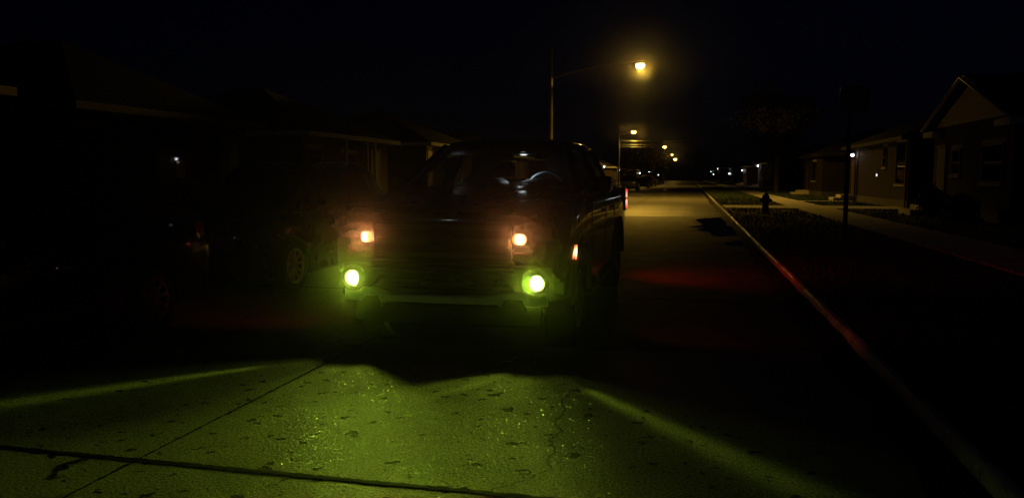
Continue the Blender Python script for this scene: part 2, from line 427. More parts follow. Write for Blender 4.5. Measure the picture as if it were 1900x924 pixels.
# ---- the pickup
TX, TY = -1.935, 5.82
def pickup():
    root = thing('pickup_truck', 'dark pickup truck facing the camera with yellow green fog lamps lit', 'pickup truck', (TX, TY, 0))
    st = [(.10,.86,.60,1.10),(.14,.95,.55,1.17),(.24,.985,.52,1.205),(.45,1.0,.48,1.24),(.8,1.01,.46,1.29),(1.3,1.012,.44,1.36),(1.6,1.012,.44,1.385),(2.2,1.012,.44,1.385),
          (4.1,1.012,.44,1.385),(4.4,1.012,.45,1.385),(5.6,1.012,.47,1.385),(5.78,1.0,.52,1.38),(5.80,.97,.56,1.36)]
    me = body_mesh(st, [(1.0, .42), (4.72, .42)], .50, crown=.045)
    link('body', me, M['truck'], root)
    # hood bulge with two raised edges
    hd = MB()
    hd.loft([[(x, y, z) for x, z in ((-.62, zz-.03), (-.58, zz+.012), (-.30, zz+.03), (0, zz+.035), (.30, zz+.03), (.58, zz+.012), (.62, zz-.03))] for y, zz in ((.20, 1.205), (.35, 1.235), (.8, 1.30), (1.3, 1.375), (1.52, 1.40))])
    part('hood', hd, M['truck'], root, smooth=50)
    # grille: surround, bars, mesh backing
    gr = MB(); gr.prism(roundrect(0, .985, .58, .155, .05), 'y', .05, .14); part('grille', gr, M['plastic'], root)
    for z, hh in ((1.095, .018), (.985, .026), (.875, .018)):
        part('grille_bar', MB().prism(roundrect(0, z, .565, hh, .012), 'y', .025, .06), M['grey_plastic'], root)
    em = MB()
    em.lathe([(.001, .0), (.055, .0), (.055, .03), (.001, .03)], (0,0,0), 'y', 28)
    em.v = [(x*2.0+.03, y-.012, z+.985) for x, y, z in em.v]
    e = part('emblem', em, mat('emblem_enamel', (.02, .02, .04), .3), root)
    ring = MB(); ring.tube([(.03+.112*math.cos(2*PI*k/36), -.014, .985+.056*math.sin(2*PI*k/36)) for k in range(37)], .004, 6)
    part('emblem_rim', ring, M['grey_plastic'], e)
    st_ = MB()
    for x0, x1, dz in ((-.055, -.035, 0), (-.022, -.002, 0), (.004, .012, 0), (.022, .058, 0), (.075, .11, .008)):
        st_.beam((x0, -.016, .965), (x1, -.016, .965+dz), .006, .007)
    part('emblem_mark', st_, M['chrome'], e)
    # headlamps in C shaped housings
    for s in (1, -1):
        h = MB()
        h.slab([(s*.585, .055, .865), (s*.80, .075, .865), (s*.93, .17, .90), (s*.955, .36, .96), (s*.95, .40, 1.13), (s*.90, .17, 1.145), (s*.80, .075, 1.135), (s*.585, .055, 1.115)][::s], -.07)
        hl = part('headlight', h, M['clear'], root, bevel=.012)
        p = MB(); p.prism(roundrect(0, 0, .056, .043, .0425, 6), 'y', -.012, .02)
        part('parking_lamp', p, M['park'], hl, loc=(s*.645, .045, 1.01), rot=(0, 0, s*R(32)), label='lit orange white parking lamp')
        p = MB(); p.prism(roundrect(0, 0, .10, .055, .02), 'y', -.008, .02)
        part('lamp_reflector', p, M['clear'], hl, loc=(s*.80, .06, 1.055), bevel=.004)
        sm = MB(); sm.slab([(s*.006, -.025, -.055), (s*.004, -.010, -.06), (s*.004, .035, .055), (s*.006, .022, .06)][::s], .014*1)
        part('side_marker', sm, M['amber'], root, loc=(s*.999, .61, .865), label='lit amber side marker')
    # bumper: upper bar, lower opening, silver valance, tow hook openings
    W = 1.0
    def bow(x): return .13*(abs(x)/W)**2.4 + .30*max(0, (abs(x)-.86)/.14)**2
    def strip(x0, x1, zs, n=24, d=.12, pr=0.):
        mb = MB(); rings = []
        for k in range(n+1):
            x = x0+(x1-x0)*k/n; zb, zt = zs(x); y = bow(x)-pr
            rings.append([(x, y+.012, zb), (x, y, zb+.012), (x, y, zt-.012), (x, y+.012, zt), (x, y+d, zt), (x, y+d, zb)])
        return mb.loft(rings)
    bum = strip(-.995, .995, lambda x: (.685-.17*max(0, min(1, (abs(x)-.52)/.16)), .79), n=60)
    bp = part('bumper', bum, M['plastic'], root, smooth=40)
    part('bumper_step', strip(-.60, .60, lambda x: (.800, .824), d=.1, pr=.01), M['grey_plastic'], root)
    part('bumper_crease', strip(-.60, .60, lambda x: (.735, .762), d=.05, pr=.014), M['grey_plastic'], root)
    part('lower_opening', MB().prism([(-.66,.52),(-.5,.47),(.5,.47),(.66,.52),(.66,.69),(-.66,.69)], 'y', .11, .16), M['plastic'], root)
    for z in (.60, .645):
        part('opening_bar', MB().box(-.6, .6, .085, .105, z, z+.012), M['plastic'], root)
    def vz(x):
        a = abs(x); zt = .555 + (0 if a < .42 else min(1, (a-.42)/.22)*.05)
        zb = .488 if a < .46 else .475
        return zb, zt
    part('valance', strip(-.86, .86, vz, n=60, d=.05, pr=.006), M['valance'], root, label='pale silver lower bumper valance')
    for s in (1, -1):
        th = MB(); th.prism([(s*.70, .440), (s*.50, .440), (s*.535, .530), (s*.665, .530)][::s], 'y', -.02+.02, .06)
        th.v = [(x, y+bow(x)-.03, z) for x, y, z in th.v]
        part('tow_hook_opening', th, M['plastic'], root)
        # fog lamp: oval bezel, bright cup, lens
        c = (s*.765, bow(.765)-.004, .665)
        bz = MB(); bz.lathe([(.072,-.016),(.092,-.022),(.108,-.012),(.112,.02),(.072,.03),(.072,-.016)], (0,0,0), 'y', 30); bz.v = [(x*1.12, y, z) for x, y, z in bz.v]
        f = part('fog_lamp', bz, M['plastic'], root, loc=c)
        cup = MB(); cup.lathe([(.058,.032),(.070,.014),(.090,-.012),(.096,-.016),(.098,.0),(.074,.034),(.058,.032)], (0,0,0), 'y', 30)
        part('fog_lamp_cup', cup, M['cup'], f, smooth=70)
        ln = MB(); ln.lathe([(.001,-.008),(.03,-.006),(.056,.000),(.068,.012),(.062,.022),(.001,.022)], (0,0,0), 'y', 28)
        part('fog_lens', ln, M['fog'], f, label='lit yellow green fog lens')
    part('air_dam', strip(-.80, .80, lambda x: (.30, .475), d=.03, pr=-.06), M['plastic'], root)
    # licence plate bracket with dark marks
    part('plate_bracket', MB().prism(roundrect(.30, .715, .10, .022, .008), 'y', -.012, .01), M['plastic'], root)
    # cabin: roof, pillars, glass
    def rf(y, w, z, c): return [(x, y, zz) for x, zz in ((-w, z-.05), (-w+.01, z-.01), (-w+.07, z+.03), (-w*.5, z+.03+c*.8), (0, z+.03+c), (w*.5, z+.03+c*.8), (w-.07, z+.03), (w-.01, z-.01), (w, z-.05), (w-.08, z-.06), (-w+.08, z-.06))]
    ro = MB(); ro.loft([rf(2.26,.67,1.80,.01), rf(2.36,.70,1.835,.02), rf(2.6,.715,1.86,.03), rf(3.4,.72,1.87,.03), rf(4.0,.71,1.86,.025), rf(4.14,.68,1.83,.015)])
    part('roof', ro, M['truck'], root, smooth=50)
    B = {'A': ((.90,1.50,1.37),(.68,2.32,1.82)), 'B': ((.93,2.98,1.37),(.715,3.0,1.84)), 'C': ((.93,4.02,1.37),(.705,3.95,1.84)), 'D': ((.90,4.42,1.37),(.67,4.12,1.81))}
    for s in (1, -1):
        for k, w in (('A',.075),('B',.10),('C',.10),('D',.09)):
            p, q = B[k]
            part('pillar', MB().beam((s*p[0],p[1],p[2]), (s*q[0],q[1],q[2]), .055, w, up=(0,-1,.3)), M['truck'], root, bevel=.012)
            p2 = (s*(p[0]-.052), p[1]+.01, p[2]); q2 = (s*(q[0]-.052), q[1]+.01, q[2]-.01)
            if k in 'AB':
                part('pillar_trim', MB().beam(p2, q2, .04, w*.9, up=(0,-1,.3)), M['trim'], root, bevel=.01)
        def q(a, b_, nm):
            p0, p1 = B[a]; r0, r1 = B[b_]
            pts = [(s*p0[0], p0[1]+.04, p0[2]), (s*r0[0], r0[1]-.04, r0[2]), (s*r1[0], r1[1]-.04, r1[2]), (s*p1[0], p1[1]+.04, p1[2])]
            part(nm, MB().slab(pts[::s], .005), M['glass'], root)
        q('A','B','side_window'); q('B','C','side_window'); q('C','D','quarter_window')
    part('windshield', MB().loft([[(x, y-.04*(1-(x/.9)**2), z), (x, y-.04*(1-(x/.9)**2)+.006, z)] for x, y, z in ()] or [[(-.86,1.50,1.375),(0,1.44,1.385),(.86,1.50,1.375),(.86,1.506,1.375),(0,1.446,1.385),(-.86,1.506,1.375)], [(-.65,2.30,1.80),(0,2.26,1.815),(.65,2.30,1.80),(.65,2.306,1.80),(0,2.266,1.815),(-.65,2.306,1.80)]]), M['glass'], root, smooth=40)
    part('rear_window', MB().slab([(-.85,4.44,1.38),(.85,4.44,1.38),(.63,4.14,1.80),(-.63,4.14,1.80)], .005), M['glass'], root)
    part('wiper', MB().beam((-.55,1.47,1.40), (.12,1.43,1.405), .012, .012).beam((.05,1.475,1.40), (.68,1.45,1.40), .012, .012), M['plastic'], root)
    # cabin furniture
    ds = MB(); ds.loft([[(x, y, z) for x, z in ((-.80,1.05),(-.80,zt-.04),(-.6,zt),(.6,zt),(.80,zt-.04),(.80,1.05))] for y, zt in ((1.62,1.36),(1.9,1.395),(2.12,1.385),(2.18,1.30))])
    dsh = part('dashboard', ds, M['dash'], root, smooth=50)
    for cx, hw, hz in ((.43, .27, .115), (-.07, .17, .125)):
        hp = MB(); hp.loft([[(cx+hw*sc*math.cos(a), y, 1.37+hz*sc*math.sin(a)) for a in [PI*k/12 for k in range(13)]] for y, sc in ((1.86,.55),(1.93,.9),(2.02,1.),(2.16,.97))])
        part('gauge_hood', hp, M['dash'], dsh, smooth=60)
    sw = MB(); c = Vector((.43, 2.30, 1.38)); ax = Vector((0, -.86, .5)).normalized(); u = Vector((1,0,0)); v = ax.cross(u)
    sw.tube([c+(u*math.cos(2*PI*k/28)+v*math.sin(2*PI*k/28))*.19 for k in range(29)], .016, 8)
    for a in (0, PI, -PI/2): sw.beam(c, c+(u*math.cos(a)+v*math.sin(a))*.185, .03, .02)
    part('steering_wheel', sw, M['dash'], root, smooth=60)
    for s in (1, -1):
        sb = MB(); sb.box(s*.44-.25, s*.44+.25, 2.45, 2.95, .85, 1.02)
        se = part('seat', sb, M['seat'], root, bevel=.05)
        bk = MB(); bk.loft([[(s*.44+x, y, z) for x, y in ((-w,y0),(-w+.04,y0-.04),(w-.04,y0-.04),(w,y0),(w,y0+.10),(-w,y0+.10))] for w, y0, z in ((.25,2.86,1.0),(.26,2.92,1.25),(.235,2.98,1.48),(.16,3.0,1.54))])
        part('seat_back', bk, M['seat'], se, smooth=50)
        hr = MB(); hr.loft([[(s*.44+x, y, z) for x, z in roundrect(0, 1.645, w, h, .05)] for y, w, h in ((2.93,.11,.08),(2.955,.135,.10),(3.02,.135,.10),(3.05,.11,.08))])
        hr.tube([(s*.44-.05,3.0,1.50),(s*.44-.05,2.99,1.60)], .008, 6).tube([(s*.44+.05,3.0,1.50),(s*.44+.05,2.99,1.60)], .008, 6)
        part('headrest', hr, M['seat'], se, smooth=50)
        rb = MB(); rb.loft([[(s*.42+x, y, z) for x, z in roundrect(0, 1.60, w, h, .05)] for y, w, h in ((3.86,.11,.08),(3.88,.13,.10),(3.95,.13,.10))])
        part('rear_headrest', rb, M['seat'], root, smooth=50)
        part('seat_belt', MB().slab([(s*.80,2.93,1.1),(s*.80,2.98,1.1),(s*.66,2.98,1.78),(s*.66,2.93,1.78)], .004), M['trim'], root)
    part('rear_bench', MB().loft([[(-.72,3.75,.9),(.72,3.75,.9),(.72,3.95,.9),(-.72,3.95,.9)], [(-.70,3.92,1.48),(.70,3.92,1.48),(.70,4.02,1.48),(-.70,4.02,1.48)]]), M['seat'], root, bevel=.03)
    mr = MB(); mr.prism(roundrect(0, 1.715, .13, .035, .025), 'y', 2.09, 2.12); mr.beam((0,2.13,1.72),(0,2.2,1.80),.02,.02)
    part('rear_view_mirror', mr, M['plastic'], root)
    con = part('overhead_console', MB().box(-.12,.25,2.29,2.72,1.740,1.79), M['trim'], root, bevel=.01)
    mp = MB(); mp.lathe([(.001,-.006),(.03,-.005),(.04,0),(.001,.004)], axis='z', n=16); part('map_light', mp, M['map'], con, loc=(.19,2.31,1.733), label='lit map light under the console')
    # mirrors, handles, wheels, bed cover, tail lamps, running boards
    for s in (1, -1):
        mi = MB(); mi.loft([[(s*1.10+x, y, z) for x, z in roundrect(0, 1.425, w, h, .03)] for y, w, h in ((1.84,.045,.05),(1.90,.065,.075),(2.05,.07,.08),(2.09,.06,.07))])
        mi.beam((s*.98,1.93,1.37),(s*1.08,1.94,1.39),.09,.04)
        m_ = part('mirror', mi, M['truck'], root, smooth=50)
        part('mirror_glass', MB().prism(roundrect(s*1.10, 1.425, .05, .06, .025), 'y', 2.091, 2.096), M['chrome'], m_)
        for yy in (2.75, 3.72):
            part('door_handle', MB().beam((s*1.024,yy,1.13),(s*1.024,yy+.2,1.135),.026,.03), M['chrome'], root, bevel=.008)
        part('wheel_flare', MB().loft([[(s*xx, 1.0+rr*math.cos(a), .42+rr*math.sin(a)) for xx, rr in ((.99,.50),(1.035,.505),(1.035,.545),(.99,.55))] for a in [PI*.01+PI*.98*k/20 for k in range(21)]]), M['plastic'], root)
        part('wheel_flare', MB().loft([[(s*xx, 4.72+rr*math.cos(a), .42+rr*math.sin(a)) for xx, rr in ((.99,.50),(1.035,.505),(1.035,.545),(.99,.55))] for a in [PI*.01+PI*.98*k/20 for k in range(21)]]), M['plastic'], root)
        part('running_board', MB().box(min(s*.88,s*1.03), max(s*.88,s*1.03), 1.6, 4.1, .37, .42), M['plastic'], root, bevel=.01)
        add_wheel(root, s*.865, 1.0, .41, .27, s, 6); add_wheel(root, s*.865, 4.72, .41, .27, s, 6)
        hs = MB(); hs.box(min(s*.90,s*1.02), max(s*.90,s*1.02), 5.55, 5.835, 1.0, 1.345)
        tl = part('tail_lamp', hs, M['redlens'], root, bevel=.02)
        for z0, z1, dx in ((-.14, -.015, 0), (.02, .14, -.012)):
            bar = MB(); bar.box(-.006, .006, -.02, .02, z0, z1)
            part('tail_bar', bar, M['tail'], tl, loc=(s*(1.022+dx*.3), 5.80, 1.175), bevel=.004, label='lit red tail lamp bar')
        # door seams
        for yy in (1.72, 3.02, 4.0):
            part('door_seam', MB().box(min(s*1.008,s*1.0135), max(s*1.008,s*1.0135), yy, yy+.008, .55, 1.30), M['plastic'], root)
    part('bed_cover', MB().box(-.84,.84,4.50,5.74,1.425,1.445), M['plastic'], root, bevel=.01)
    part('tailgate', MB().box(-.80,.80,5.795,5.835,.72,1.36), M['truck'], root, bevel=.015)
    part('rear_bumper', MB().box(-.97,.97,5.80,5.98,.52,.70), M['chrome'], root, bevel=.03)
    return root
truck = pickup()

# lamps of the truck that throw light
def beam_profile(o, inner):
    """photometric profile of a fog lamp: a wide flat fan, a glare lobe added above, with a hot streak at its outer edge"""
    d = o.data; d.use_nodes = True; nt = d.node_tree; N, L = nt.nodes, nt.links
    em = N.get('Emission')
    tc = N.new('ShaderNodeTexCoord'); sp = N.new('ShaderNodeSeparateXYZ'); L.new(tc.outputs['Normal'], sp.inputs[0])
    def mth(op, a, b=None, c=None):
        n = N.new('ShaderNodeMath'); n.operation = op
        for i, v in enumerate((a, b, c)):
            if v is None: continue
            if isinstance(v, (int, float)): n.inputs[i].default_value = v
            else: L.new(v, n.inputs[i])
        return n.outputs[0]
    def ss(v, a, b, lo=0., hi=1.):
        n = N.new('ShaderNodeMapRange'); n.interpolation_type = 'SMOOTHSTEP'
        n.inputs['From Min'].default_value = a; n.inputs['From Max'].default_value = b
        n.inputs['To Min'].default_value = lo; n.inputs['To Max'].default_value = hi
        L.new(v, n.inputs['Value']); return n.outputs['Result']
    # local axes after the -90 deg turn about X: x across, y down, -z ahead
    fx = mth('MULTIPLY', sp.outputs[0], FOG_SIGN*inner)       # + = outward
    dn = mth('MULTIPLY', sp.outputs[1], FOG_SIGN)             # + = down
    fw = mth('MULTIPLY', sp.outputs[2], -FOG_SIGN)            # + = ahead
    az = mth('MULTIPLY', mth('ARCTAN2', fx, fw), 180/PI)
    hyp = mth('SQRT', mth('ADD', mth('MULTIPLY', fx, fx), mth('MULTIPLY', fw, fw)))
    el = mth('MULTIPLY', mth('ARCTAN2', dn, hyp), 180/PI)     # + = below horizontal
    edge = mth('MULTIPLY_ADD', el, .12 if inner > 0 else .33, 38.6 if inner > 0 else 39.5)   # azimuth of the housing's outer edge
    azr = mth('SUBTRACT', az, edge)
    main = mth('MULTIPLY', mth('MULTIPLY', ss(az, -52, -40), ss(azr, -1.5, 3.5, 1, 0)), ss(az, -4, 28, 1, .26))
    side = mth('MULTIPLY', ss(el, 9, 16), ss(el, 38, 46, 1, 0))
    outer = mth('MULTIPLY', mth('MULTIPLY', ss(azr, -2, 3), ss(azr, 6, 24, 1, 0)), mth('MULTIPLY', ss(el, 7, 15), .10))
    q = mth('DIVIDE', azr, 3.2)
    ridge = mth('MULTIPLY', mth('POWER', 2.718, mth('MULTIPLY', mth('MULTIPLY', q, q), -1)), mth('MULTIPLY', side, 1.15))
    q2 = mth('DIVIDE', mth('ADD', az, 30), 3.)
    ridge2 = mth('MULTIPLY', mth('POWER', 2.718, mth('MULTIPLY', mth('MULTIPLY', q2, q2), -1)), .28)
    # reflector streaks
    cb = N.new('ShaderNodeCombineXYZ'); L.new(mth('MULTIPLY', az, .16), cb.inputs[0]); L.new(mth('MULTIPLY', el, .035), cb.inputs[1]); cb.inputs[2].default_value = 3.7*inner
    nz = N.new('ShaderNodeTexNoise'); nz.inputs['Scale'].default_value = 1; nz.inputs['Detail'].default_value = 2; L.new(cb.outputs[0], nz.inputs['Vector'])
    shape = mth('MULTIPLY', mth('ADD', mth('ADD', main, outer), mth('ADD', ridge, ridge2)), mth('MULTIPLY_ADD', nz.outputs['Fac'], .9, .5))
    se = mth('SINE', mth('MULTIPLY', mth('MAXIMUM', el, 0), PI/180))
    reach = mth('POWER', mth('ADD', se, .10), -1.6)
    up = ss(el, -3, 2, FOG_UP, 1)  # stays strong above the horizontal, added to feed the haze glow
    lo = ss(el, 58, 73, 1, 0)
    tot = mth('MULTIPLY', mth('MULTIPLY', shape, reach), mth('MULTIPLY', up, lo))
    L.new(tot, em.inputs['Strength'])
FOG_SIGN, FOG_UP = 1, 1.3
FOGC = (.67, 1.0, .05)
for s in (1, -1):
    o = light('SPOT', 'fog_beam', (s*.765, .005, .665), FOGC, 13., truck, .03, cone=172, blend=.1)
    o.rotation_euler = (R(-90), 0, 0)
    beam_profile(o, s)
    o = light('SPOT', 'parking_light', (s*.645, -.005, 1.01), (1., .30, .09), 560., truck, .04, cone=100, blend=.6)
    o.rotation_euler = (R(-90), 0, 0)          # raised power and cut-off below added to feed the amber glow
    o.data.use_nodes = True; nt = o.data.node_tree
    tc = nt.nodes.new('ShaderNodeTexCoord'); sp = nt.nodes.new('ShaderNodeSeparateXYZ'); nt.links.new(tc.outputs['Normal'], sp.inputs[0])
    mr = nt.nodes.new('ShaderNodeMapRange'); mr.interpolation_type = 'SMOOTHSTEP'
    mr.inputs['From Min'].default_value = .02; mr.inputs['From Max'].default_value = -.10; mr.inputs['To Min'].default_value = .004; mr.inputs['To Max'].default_value = 1.
    nt.links.new(sp.outputs[1], mr.inputs['Value']); nt.links.new(mr.outputs['Result'], nt.nodes['Emission'].inputs['Strength'])
    light('SPOT', 'marker_light', (s*1.05, .62, .865), (1., .14, .05), 9, truck, .03, aim=(s*1., 1.0, -.02), cone=100, blend=.7)
light('SPOT', 'tail_light', (1.06, 5.62, 1.20), (1., .02, .015), 36., truck, .04, aim=(1.2, .50, -1.15), cone=110, blend=1.)
light('SPOT', 'map_lamp', (.19, 2.31, 1.715), (.80, .93, 1.), 12, truck, .03, aim=(0, -.05, -1), cone=124, blend=.85)

# ------------------------------------------------------------------ parked cars
parked_car('parked_suv', 'dark parked crossover with bright multi spoke wheel beside the pickup', 'suv', 'blackcar', (-5.90, 8.22, 0))
parked_car('parked_sedan', 'black sedan parked nearest on the left with a red tail lamp glint', 'sedan', 'blackcar', (-5.88, 2.80, 0))
far_cars = [('suv', 'greycar', -6.25, 86.0, PI, 'dark grey crossover parked at the left kerb under the second street lamp'),
            ('sedan', 'bluecar', -6.2, 103., 0, 'low dark sedan parked just beyond the grey crossover'),
            ('suv', 'blackcar', -6.2, 112., 0, 'black crossover parked beyond the low dark sedan'),
            ('sedan', 'redcar', -6.2, 124., 0, 'maroon sedan parked past the second street lamp'),
            ('suv', 'bluecar', -6.2, 142., 0, 'navy crossover parked under the rust leaved tree'),
            ('sedan', 'greycar', -6.2, 160., 0, 'grey sedan parked farthest along the left kerb')]
for kind, paint, x, y, rz, lab in far_cars:
    parked_car('parked_car', lab, kind, paint, (x, y, 0), rz, 'cars parked along the far left kerb')

# ------------------------------------------------------------------ ground
KX0, KX1 = -7.1, 1.38        # kerb faces
g = MB()
prof = [(-420,.10), (KX0-.09,.10), (KX0-.09,-.06), (KX1+.09,-.06), (KX1+.09,.10), (420,.10)]
ys = [-60, 0, 20, 60, 140, 300, 700]
g.loft([[(x, y, z) for x, z in prof] for y in ys], cap=False, closed=False)
structure('ground', g, M['soil'], 0)
rd = MB(); nx = 8
rd.loft([[(KX0-.05+(KX1-KX0+.1)*k/nx, y, 0.) for k in range(nx+1)] for y in (-30, 0, 10, 30, 60, 120, 240, 470)], cap=False, closed=False)
structure('road', rd, M['road'], 0)
pm = MB(); py = [6.6+23.0*k/60 for k in range(61)]; r9 = random.Random(12)
pm.loft([[(-2.80, y, .003), (-1., y, .003), (KX1-.02, y+.15, .003)] for y in py], cap=False, closed=False)
structure('road_patch', pm, M['asphalt'], 0)
def kerb(side, X):
    mb = MB(); r2 = random.Random(3+side)
    y = -20.
    while y < 460:
        L_ = 3.0 if y < 60 else 12.
        sub = 10 if y < 50 else 2
        rings = []
        for k in range(sub+1):
            yy = y + .006 + (L_-.012)*k/sub; j = lambda a: r2.uniform(-a, a)
            x0 = X+side*(0+j(.006))
            rings.append([(x0, yy, -.05), (x0+side*.012, yy, .085+j(.006)), (x0+side*.035, yy, .118+j(.005)), (x0+side*.06, yy, .122+j(.003)), (X+side*.085, yy, .120), (X+side*.085, yy, -.05)])
        mb.loft(rings); y += L_
    return structure('kerb', mb, M['kerb'], 50)
kerb(1, KX1); kerb(-1, KX0)
# dark banks added against both kerbs, standing in for the unlit lower face
for sd, X in ((1, KX1), (-1, KX0)):
    gm = MB(); r5 = random.Random(40+sd); rows = []
    for k in range(400):
        y = -18 + 470*(k/399)**2.2; w_ = .20*r5.uniform(.6, 1.5); h_ = .055*r5.uniform(.7, 1.2)
        rows.append([(X-sd*w_, y, .002), (X-sd*w_*.4, y, h_*.55), (X+sd*.004, y, h_)])
    gm.loft(rows, cap=False, closed=False)
    structure('gutter_shade', gm, M['gutter'], 60)
# tarred joints: slightly ragged strips just above the slab
def ragged(name, pts, w, z=.004, m='tar', step=.03, jit=.35):
    mb = MB(); r2 = random.Random(len(name)+int(pts[0][0]*10)+int(pts[0][1]*7)); L_, Rr = [], []
    for (x0, y0), (x1, y1) in zip(pts, pts[1:]):
        d = Vector((x1-x0, y1-y0)); n = max(1, int(d.length/step)); nrm = Vector((-d.y, d.x)).normalized()
        for k in range(n + (1 if (x1, y1) == pts[-1] else 0)):
            p = Vector((x0, y0)) + d*k/n
            a, b_ = w/2*(1+r2.uniform(-jit, jit)), w/2*(1+r2.uniform(-jit, jit))
            if r2.random() < .015: a *= 1.9; b_ *= 1.5
            L_.append((p.x+nrm.x*a, p.y+nrm.y*a, z)); Rr.append((p.x-nrm.x*b_, p.y-nrm.y*b_, z))
    n = len(L_); mb.add(L_+Rr, [[i, i+1, n+i+1, n+i] for i in range(n-1)])
    return structure(name, mb, M[m], 0)
ragged('road_joint', [(-7.0,3.40), (-3.70,3.42), (-.79,3.42), (1.30,3.42)], .040)
ragged('road_joint', [(-2.83,-4), (-2.83,14.)], .016, .0055, jit=.5)
ragged('road_joint', [(-2.83,14.), (-2.83,80.)], .02, .004, step=.3)
for y in (9.5, 15.6, 21.7, 29.6, 36., 48., 60., 72., 90.):
    ragged('road_joint', [(-7.0,y+rng.uniform(-.05,.05)), (1.30,y+.05)], .05, .004, step=.1)
ragged('road_joint', [(-3.10,3.37),(-3.16,3.26),(-3.10,3.20)], .05, .006)
cr = [(-.78,5.25),(-.80,4.99),(-.74,4.72),(-.79,4.55),(-.70,4.38),(-.76,4.22),(-.68,4.05),(-.72,3.92),(-.66,3.80),(-.74,3.66),(-.80,3.56),(-.92,3.44)]
cr2 = []
for a, b_ in zip(cr, cr[1:]):
    for k in range(6):
        t = k/6; cr2.append((a[0]+(b_[0]-a[0])*t+rng.uniform(-.012,.012), a[1]+(b_[1]-a[1])*t+rng.uniform(-.01,.01)))
ragged('road_crack', cr2, .0065, .005, step=.01, jit=.9)
# puddle by the right kerb with pale silt at its rim
def blob(name, pts, z, m, sub=4, jit=.05, seed=1):
    r2 = random.Random(seed); out = []
    n = len(pts)
    for i in range(n):
        p0, p1, p2, p3 = [Vector(pts[(i+k-1) % n]) for k in range(4)]
        for k in range(sub):
            t = k/sub
            q = .5*((2*p1)+(p2-p0)*t+(2*p0-5*p1+4*p2-p3)*t*t+(3*p1-p0-3*p2+p3)*t**3)
            x = min(q.x+r2.uniform(-jit,jit)*.5, KX1-.01)
            out.append((x, q.y+r2.uniform(-jit,jit)*2, z))
    c = (sum(p[0] for p in out)/len(out), sum(p[1] for p in out)/len(out), z)
    mb = MB(); mb.add([c]+out, [[0, i+1, (i+1) % len(out)+1] for i in range(len(out))])
    return structure(name, mb, M[m], 0)
pud = [(.28,27.9),(.75,28.9),(1.36,29.6),(1.37,25.5),(1.37,21.),(1.0,20.2),(.62,20.1),(.52,21.6),(.22,22.2),(.42,23.3),(.02,23.4),(.40,24.6),(.30,26.2)]
blob('silt', [(p[0]-.16 if p[0] < 1.2 else p[0], p[1]+(.35 if p[1] > 24 else -.35)) for p in pud], .004, 'silt', jit=.07, seed=4)
blob('puddle', pud, .008, 'water', jit=.04)
pud2 = [(.60,17.7),(.92,18.6),(1.37,18.9),(1.37,16.4),(1.05,16.6),(.95,17.1)]
blob('silt', [(p[0]-.10 if p[0] < 1.2 else p[0], p[1]) for p in pud2], .004, 'silt', jit=.05, seed=9)
blob('puddle', [(p[0]+.16 if p[0] < 1.2 else p[0], p[1]) for p in pud2], .008, 'water', jit=.03, seed=6)
# pavements, drives
def slabs(name, x0, x1, y0, y1, L_, z=.128, along='y'):
    mb = MB(); a0, a1 = (y0, y1) if along == 'y' else (x0, x1); a = a0
    while a < a1-.05:
        b_ = min(a+L_, a1)
        if along == 'y': mb.box(x0, x1, a+.006, b_-.006, -.02, z+rng.uniform(-.004,.004))
        else: mb.box(a+.006, b_-.006, y0, y1, -.02, z+rng.uniform(-.004,.004))
        a = b_
    return structure(name, mb, M['walk'], 0)
slabs('pavement', 4.62, 6.12, -10, 35.3, 1.5); slabs('pavement', 4.62, 6.12, 38.7, 79.3, 1.5); slabs('pavement', 4.62, 6.12, 82.7, 400, 6.)
slabs('pavement', -10.8, -9.4, -10, 300, 3.)
for y in (37., 81., 121.):
    slabs('driveway', 1.60, 9.4 if y > 40 else 14., y-1.65, y+1.65, 2.2, z=.133, along='x')
for y in (22.2, 48.5, 92.):
    slabs('driveway', -14., -7.32, y-1.4, y+1.4, 2.2, z=.133, along='x')
slabs('front_path', 6.14, 8.95, 45.9, 46.9, 1.4, z=.131, along='x')
# grass
def grass(x0, x1, y0, y1, n, skip, seed, h=(.04,.10), w=.006):
    r2 = random.Random(seed); mb = MB(); V, Fc = [], []
    while len(Fc) < n:
        y = y0+(y1-y0)*r2.random()**1.5; x = r2.uniform(x0, x1)
        if any(a <= x <= b_ and c <= y <= d for a, b_, c, d in skip): continue
        a = r2.uniform(0, PI); hh = r2.uniform(*h)*(1+.4*math.sin(x*2.1)*math.sin(y*.9)); ww = w*(1+y/22)
        dx, dy = math.cos(a)*ww, math.sin(a)*ww; i = len(V)
        V += [(x-dx, y-dy, .10), (x+dx, y+dy, .10), (x+r2.uniform(-.04,.04), y+r2.uniform(-.04,.04), .10+hh)]; Fc.append([i, i+1, i+2])
    mb.add(V, Fc); return mb
skip = [(4.55,6.2,-99,999), (1.4,14.2,35.2,38.8), (1.4,9.6,79.2,82.8), (6.1,9.,45.8,47.0)]
tag(part('grass', grass(1.47, 9.0, 5, 95, 42000, skip, 5), M['grass'], smooth=0), kind='stuff')

